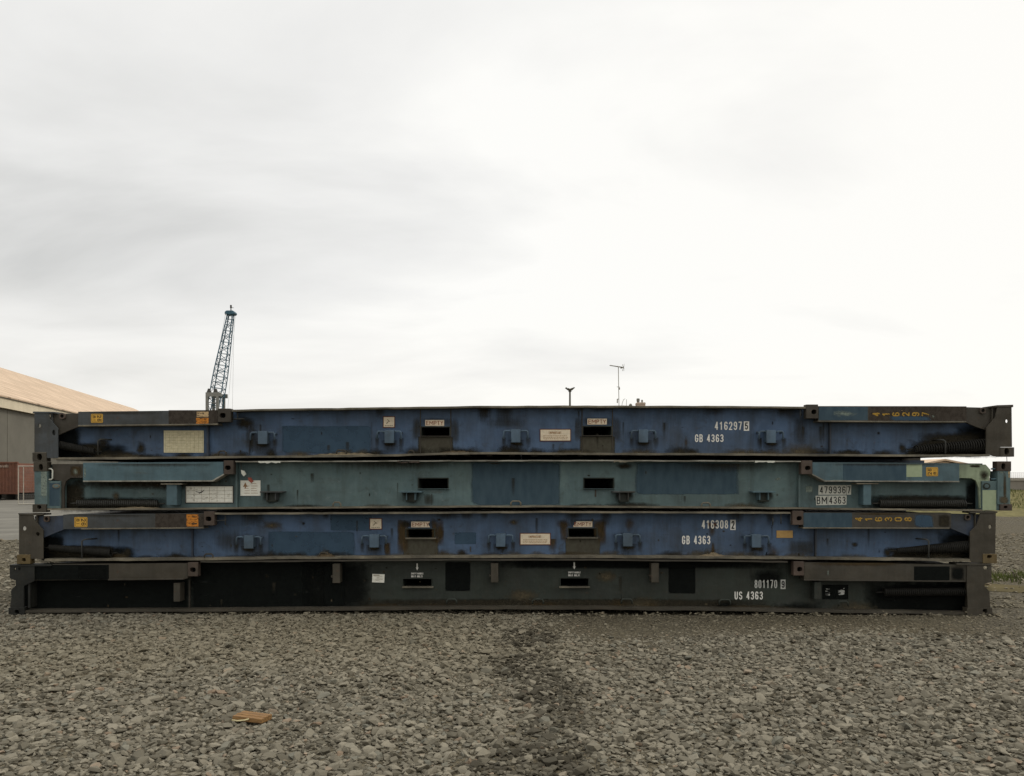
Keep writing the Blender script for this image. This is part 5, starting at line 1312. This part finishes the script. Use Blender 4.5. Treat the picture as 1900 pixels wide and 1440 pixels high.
# house behind the stack: only its chimney and aerials show --------------------------
dh = 62.0
M['render_wall'] = plain('cream_rendered_wall', (0.48, 0.42, 0.33), .9, .1, 2)
M['slate'] = plain('grey_slate_roof', (0.07, 0.068, 0.062), .8, .3, 5)
M['chim'] = plain('pinkish_brick_render', (0.40, 0.31, 0.24), .9, .15, 6)
M['pot'] = plain('dull_grey_clay', (0.16, 0.155, 0.13), .8, .2, 8)
M['glass'] = plain('dark_window_glass', (0.02, 0.024, 0.028), .15, .1, 2, .5)
xc = at(1188, 747, dh).x
hs = empty('house', (xc - .6, dh, 0), 'cream house hidden behind the stack, only its squat chimney showing', 'house')
rzh = 6.72; hx0, hx1 = xc - 4.2, xc + 3.0
b = MB(); b.box((hx0, dh - 3.5, 0), (hx1, dh + 3.5, 4.6))
for x in (hx0 + .001, hx1 - .251):
    b.add([(x, dh - 3.49, 4.59), (x, dh + 3.49, 4.59), (x, dh, rzh - .1), (x + .25, dh - 3.49, 4.59), (x + .25, dh + 3.49, 4.59), (x + .25, dh, rzh - .1)], [(0, 1, 2), (5, 4, 3), (0, 3, 4, 1), (1, 4, 5, 2), (2, 5, 3, 0)])
b.build('wall', [M['render_wall']], hs)
rf = MB()
for s_ in (-1, 1):
    vs = [(hx0 - .3, dh + s_ * 3.8, 4.42), (hx1 + .3, dh + s_ * 3.8, 4.42), (hx1 + .3, dh, rzh), (hx0 - .3, dh, rzh)]
    rf.add(vs + [(q[0], q[1], q[2] - .12) for q in vs], [(0, 1, 2, 3), (7, 6, 5, 4), (0, 4, 5, 1), (1, 5, 6, 2), (2, 6, 7, 3), (3, 7, 4, 0)])
rfo = rf.build('roof', [M['slate']], hs)
for x in (hx0 + 1.0, xc - 1.2, hx1 - 1.6):
    b = MB(); b.box((x, dh - 3.54, 1.1), (x + 1.0, dh - 3.46, 2.3)); wo = b.build('window', [M['gate']], hs)
    b = MB(); b.box((x + .08, dh - 3.55, 1.18), (x + .92, dh - 3.541, 2.22)); b.build('pane', [M['glass']], wo)
tz = at(0, 747.5, dh).z
b = MB(); b.box((at(1180.5, 0, dh).x, dh - .4, 6.0), (at(1196, 0, dh).x, dh + .4, tz)); b.box((at(1180.2, 0, dh).x, dh - .42, tz - .14), (at(1196.3, 0, dh).x, dh + .42, tz - .05)); b.build('chimney', [M['chim']], hs, .01)
for pa, pb, ph in ((1181, 1187, 739.5), (1189.7, 1193, 742)):
    b = MB(); xm = (at(pa, 0, dh).x + at(pb, 0, dh).x) / 2; r_ = (at(pb, 0, dh).x - at(pa, 0, dh).x) / 2; zz = at(0, ph, dh).z
    b.tube([(xm, dh, tz - .01), (xm, dh, tz + .06), (xm, dh, tz + (zz - tz) * .4), (xm, dh, zz - .03), (xm, dh, zz)], [r_ * .75, r_ * .72, r_ * 1.0, r_ * 1.0, r_ * .85], 12); b.build('chimney_pot', [M['pot']], hs)
b = MB(); q = at(1170, 751, dh); b.tube([(q.x, dh, q.z - .7), (q.x, dh, q.z - .05), (q.x, dh, q.z + .08)], [.10, .14, .06], 10); b.build('roof_vent', [M['pot']], hs)
M['alu'] = plain('dull_aluminium', (0.22, 0.20, 0.15), .5, .1, 5)
ma = at(1149, 757, dh); mt = at(1147.3, 681, dh)
an = empty('tv_antenna', (ma.x, dh, 6.3), 'tall thin mast with a long pointed rooftop TV aerial', 'antenna')
b = MB(); b.tube([(ma.x, dh, 6.0), (mt.x, dh, mt.z)], .028, 6)
q = at(1144.5, 718, dh); b.tube([(q.x, dh, q.z), (q.x + .22, dh, q.z)], .02, 5); q = at(1149, 721, dh); b.box((q.x - .05, dh - .05, q.z - .08), (q.x + .05, dh + .05, q.z + .08)); q = at(1145.5, 743, dh); b.tube([(q.x, dh, q.z - .2), (q.x, dh, q.z + .1), (q.x + .14, dh, q.z + .1)], .045, 5)
b.build('mast', [M['alu']], an)
a0 = at(1131.5, 678, dh); a1 = at(1157, 682, dh)
b = MB(); b.tube([a0, a1], .035, 6)
for i in range(13):
    p = a0.lerp(a1, i / 12); h_ = .18 + .2 * i / 12; b.tube([(p.x, dh - h_, p.z), (p.x, dh + h_, p.z)], .014, 4)
b.build('aerial_boom', [M['alu']], an)
b = MB(); p = a1.copy()
for dz in (-.22, -.1, .1, .22): b.tube([(p.x + .02, dh - .35, p.z + dz), (p.x + .02, dh + .35, p.z + dz)], .014, 4)
b.tube([(p.x - .1, dh, p.z + .24), (p.x + .02, dh, p.z), (p.x - .1, dh, p.z - .26)], .016, 4); b.box((p.x - .24, dh - .06, p.z - .07), (p.x - .1, dh + .06, p.z + .05))
b.build('reflector', [M['alu']], an)
for i, pts in enumerate((((1153.5, 757), (1154.5, 748), (1157, 741.5), (1160, 740)), ((1162, 757), (1162.3, 750), (1162.6, 741)))):
    b = MB(); b.tube([at(a_, c_, dh) for a_, c_ in pts], .018, 5)
    tag(b.build('whip_aerial', [M['alu']]), ('bent thin whip aerial right beside the tall aerial mast' if i == 0 else 'straight thin whip aerial standing nearer the squat chimney'), 'aerial', 'whip aerials on the house roof')

# shed whose roof tip shows in the gap between the top two flatracks at the right ------
ds = 70.0
M['shed_roof'] = plain('beige_shed_roof', (0.50, 0.37, 0.25), .8, .1, 1)
e0 = at(1752, 851.5, ds); e1 = at(1788, 858.5, ds)
sh = empty('shed', (e0.x, ds, 0), 'low shed with beige roof glimpsed in the gap between flatracks at right', 'shed')
run = e1.x - e0.x; drop = e0.z - e1.z
b = MB(); b.box((e0.x - run * 4 + .2, ds + .1, 0), (e1.x - .2, ds + 6, e1.z - .3)); b.build('wall', [M['concrete']], sh)
b = MB()
prof = [(e0.x - run * 5, e0.z - drop * 5), (e0.x, e0.z), (e1.x + run * .6, e1.z - drop * .6)]
vs = [(x, ds - .2, z) for x, z in prof] + [(x, ds + 6.3, z) for x, z in prof]; vs += [(q[0], q[1], q[2] - .15) for q in vs]
b.add(vs, [(0, 1, 4, 3), (1, 2, 5, 4), (6, 9, 10, 7), (7, 10, 11, 8), (0, 6, 7, 1), (1, 7, 8, 2), (3, 4, 10, 9), (4, 5, 11, 10), (0, 3, 9, 6), (2, 8, 11, 5)])
b.add([(prof[0][0] + run * 1.2, ds + .11, prof[2][1] - .3), (prof[2][0] - .3, ds + .11, prof[2][1] - .3), (e0.x, ds + .11, e0.z - .16), (prof[0][0] + run * 1.2, ds + .3, prof[2][1] - .3), (prof[2][0] - .3, ds + .3, prof[2][1] - .3), (e0.x, ds + .3, e0.z - .16)], [(0, 1, 2), (5, 4, 3), (0, 3, 4, 1), (1, 4, 5, 2), (2, 5, 3, 0)])
b.build('roof', [M['shed_roof']], sh)

for o in bpy.data.objects:
    if '_o' in o: del o['_o']
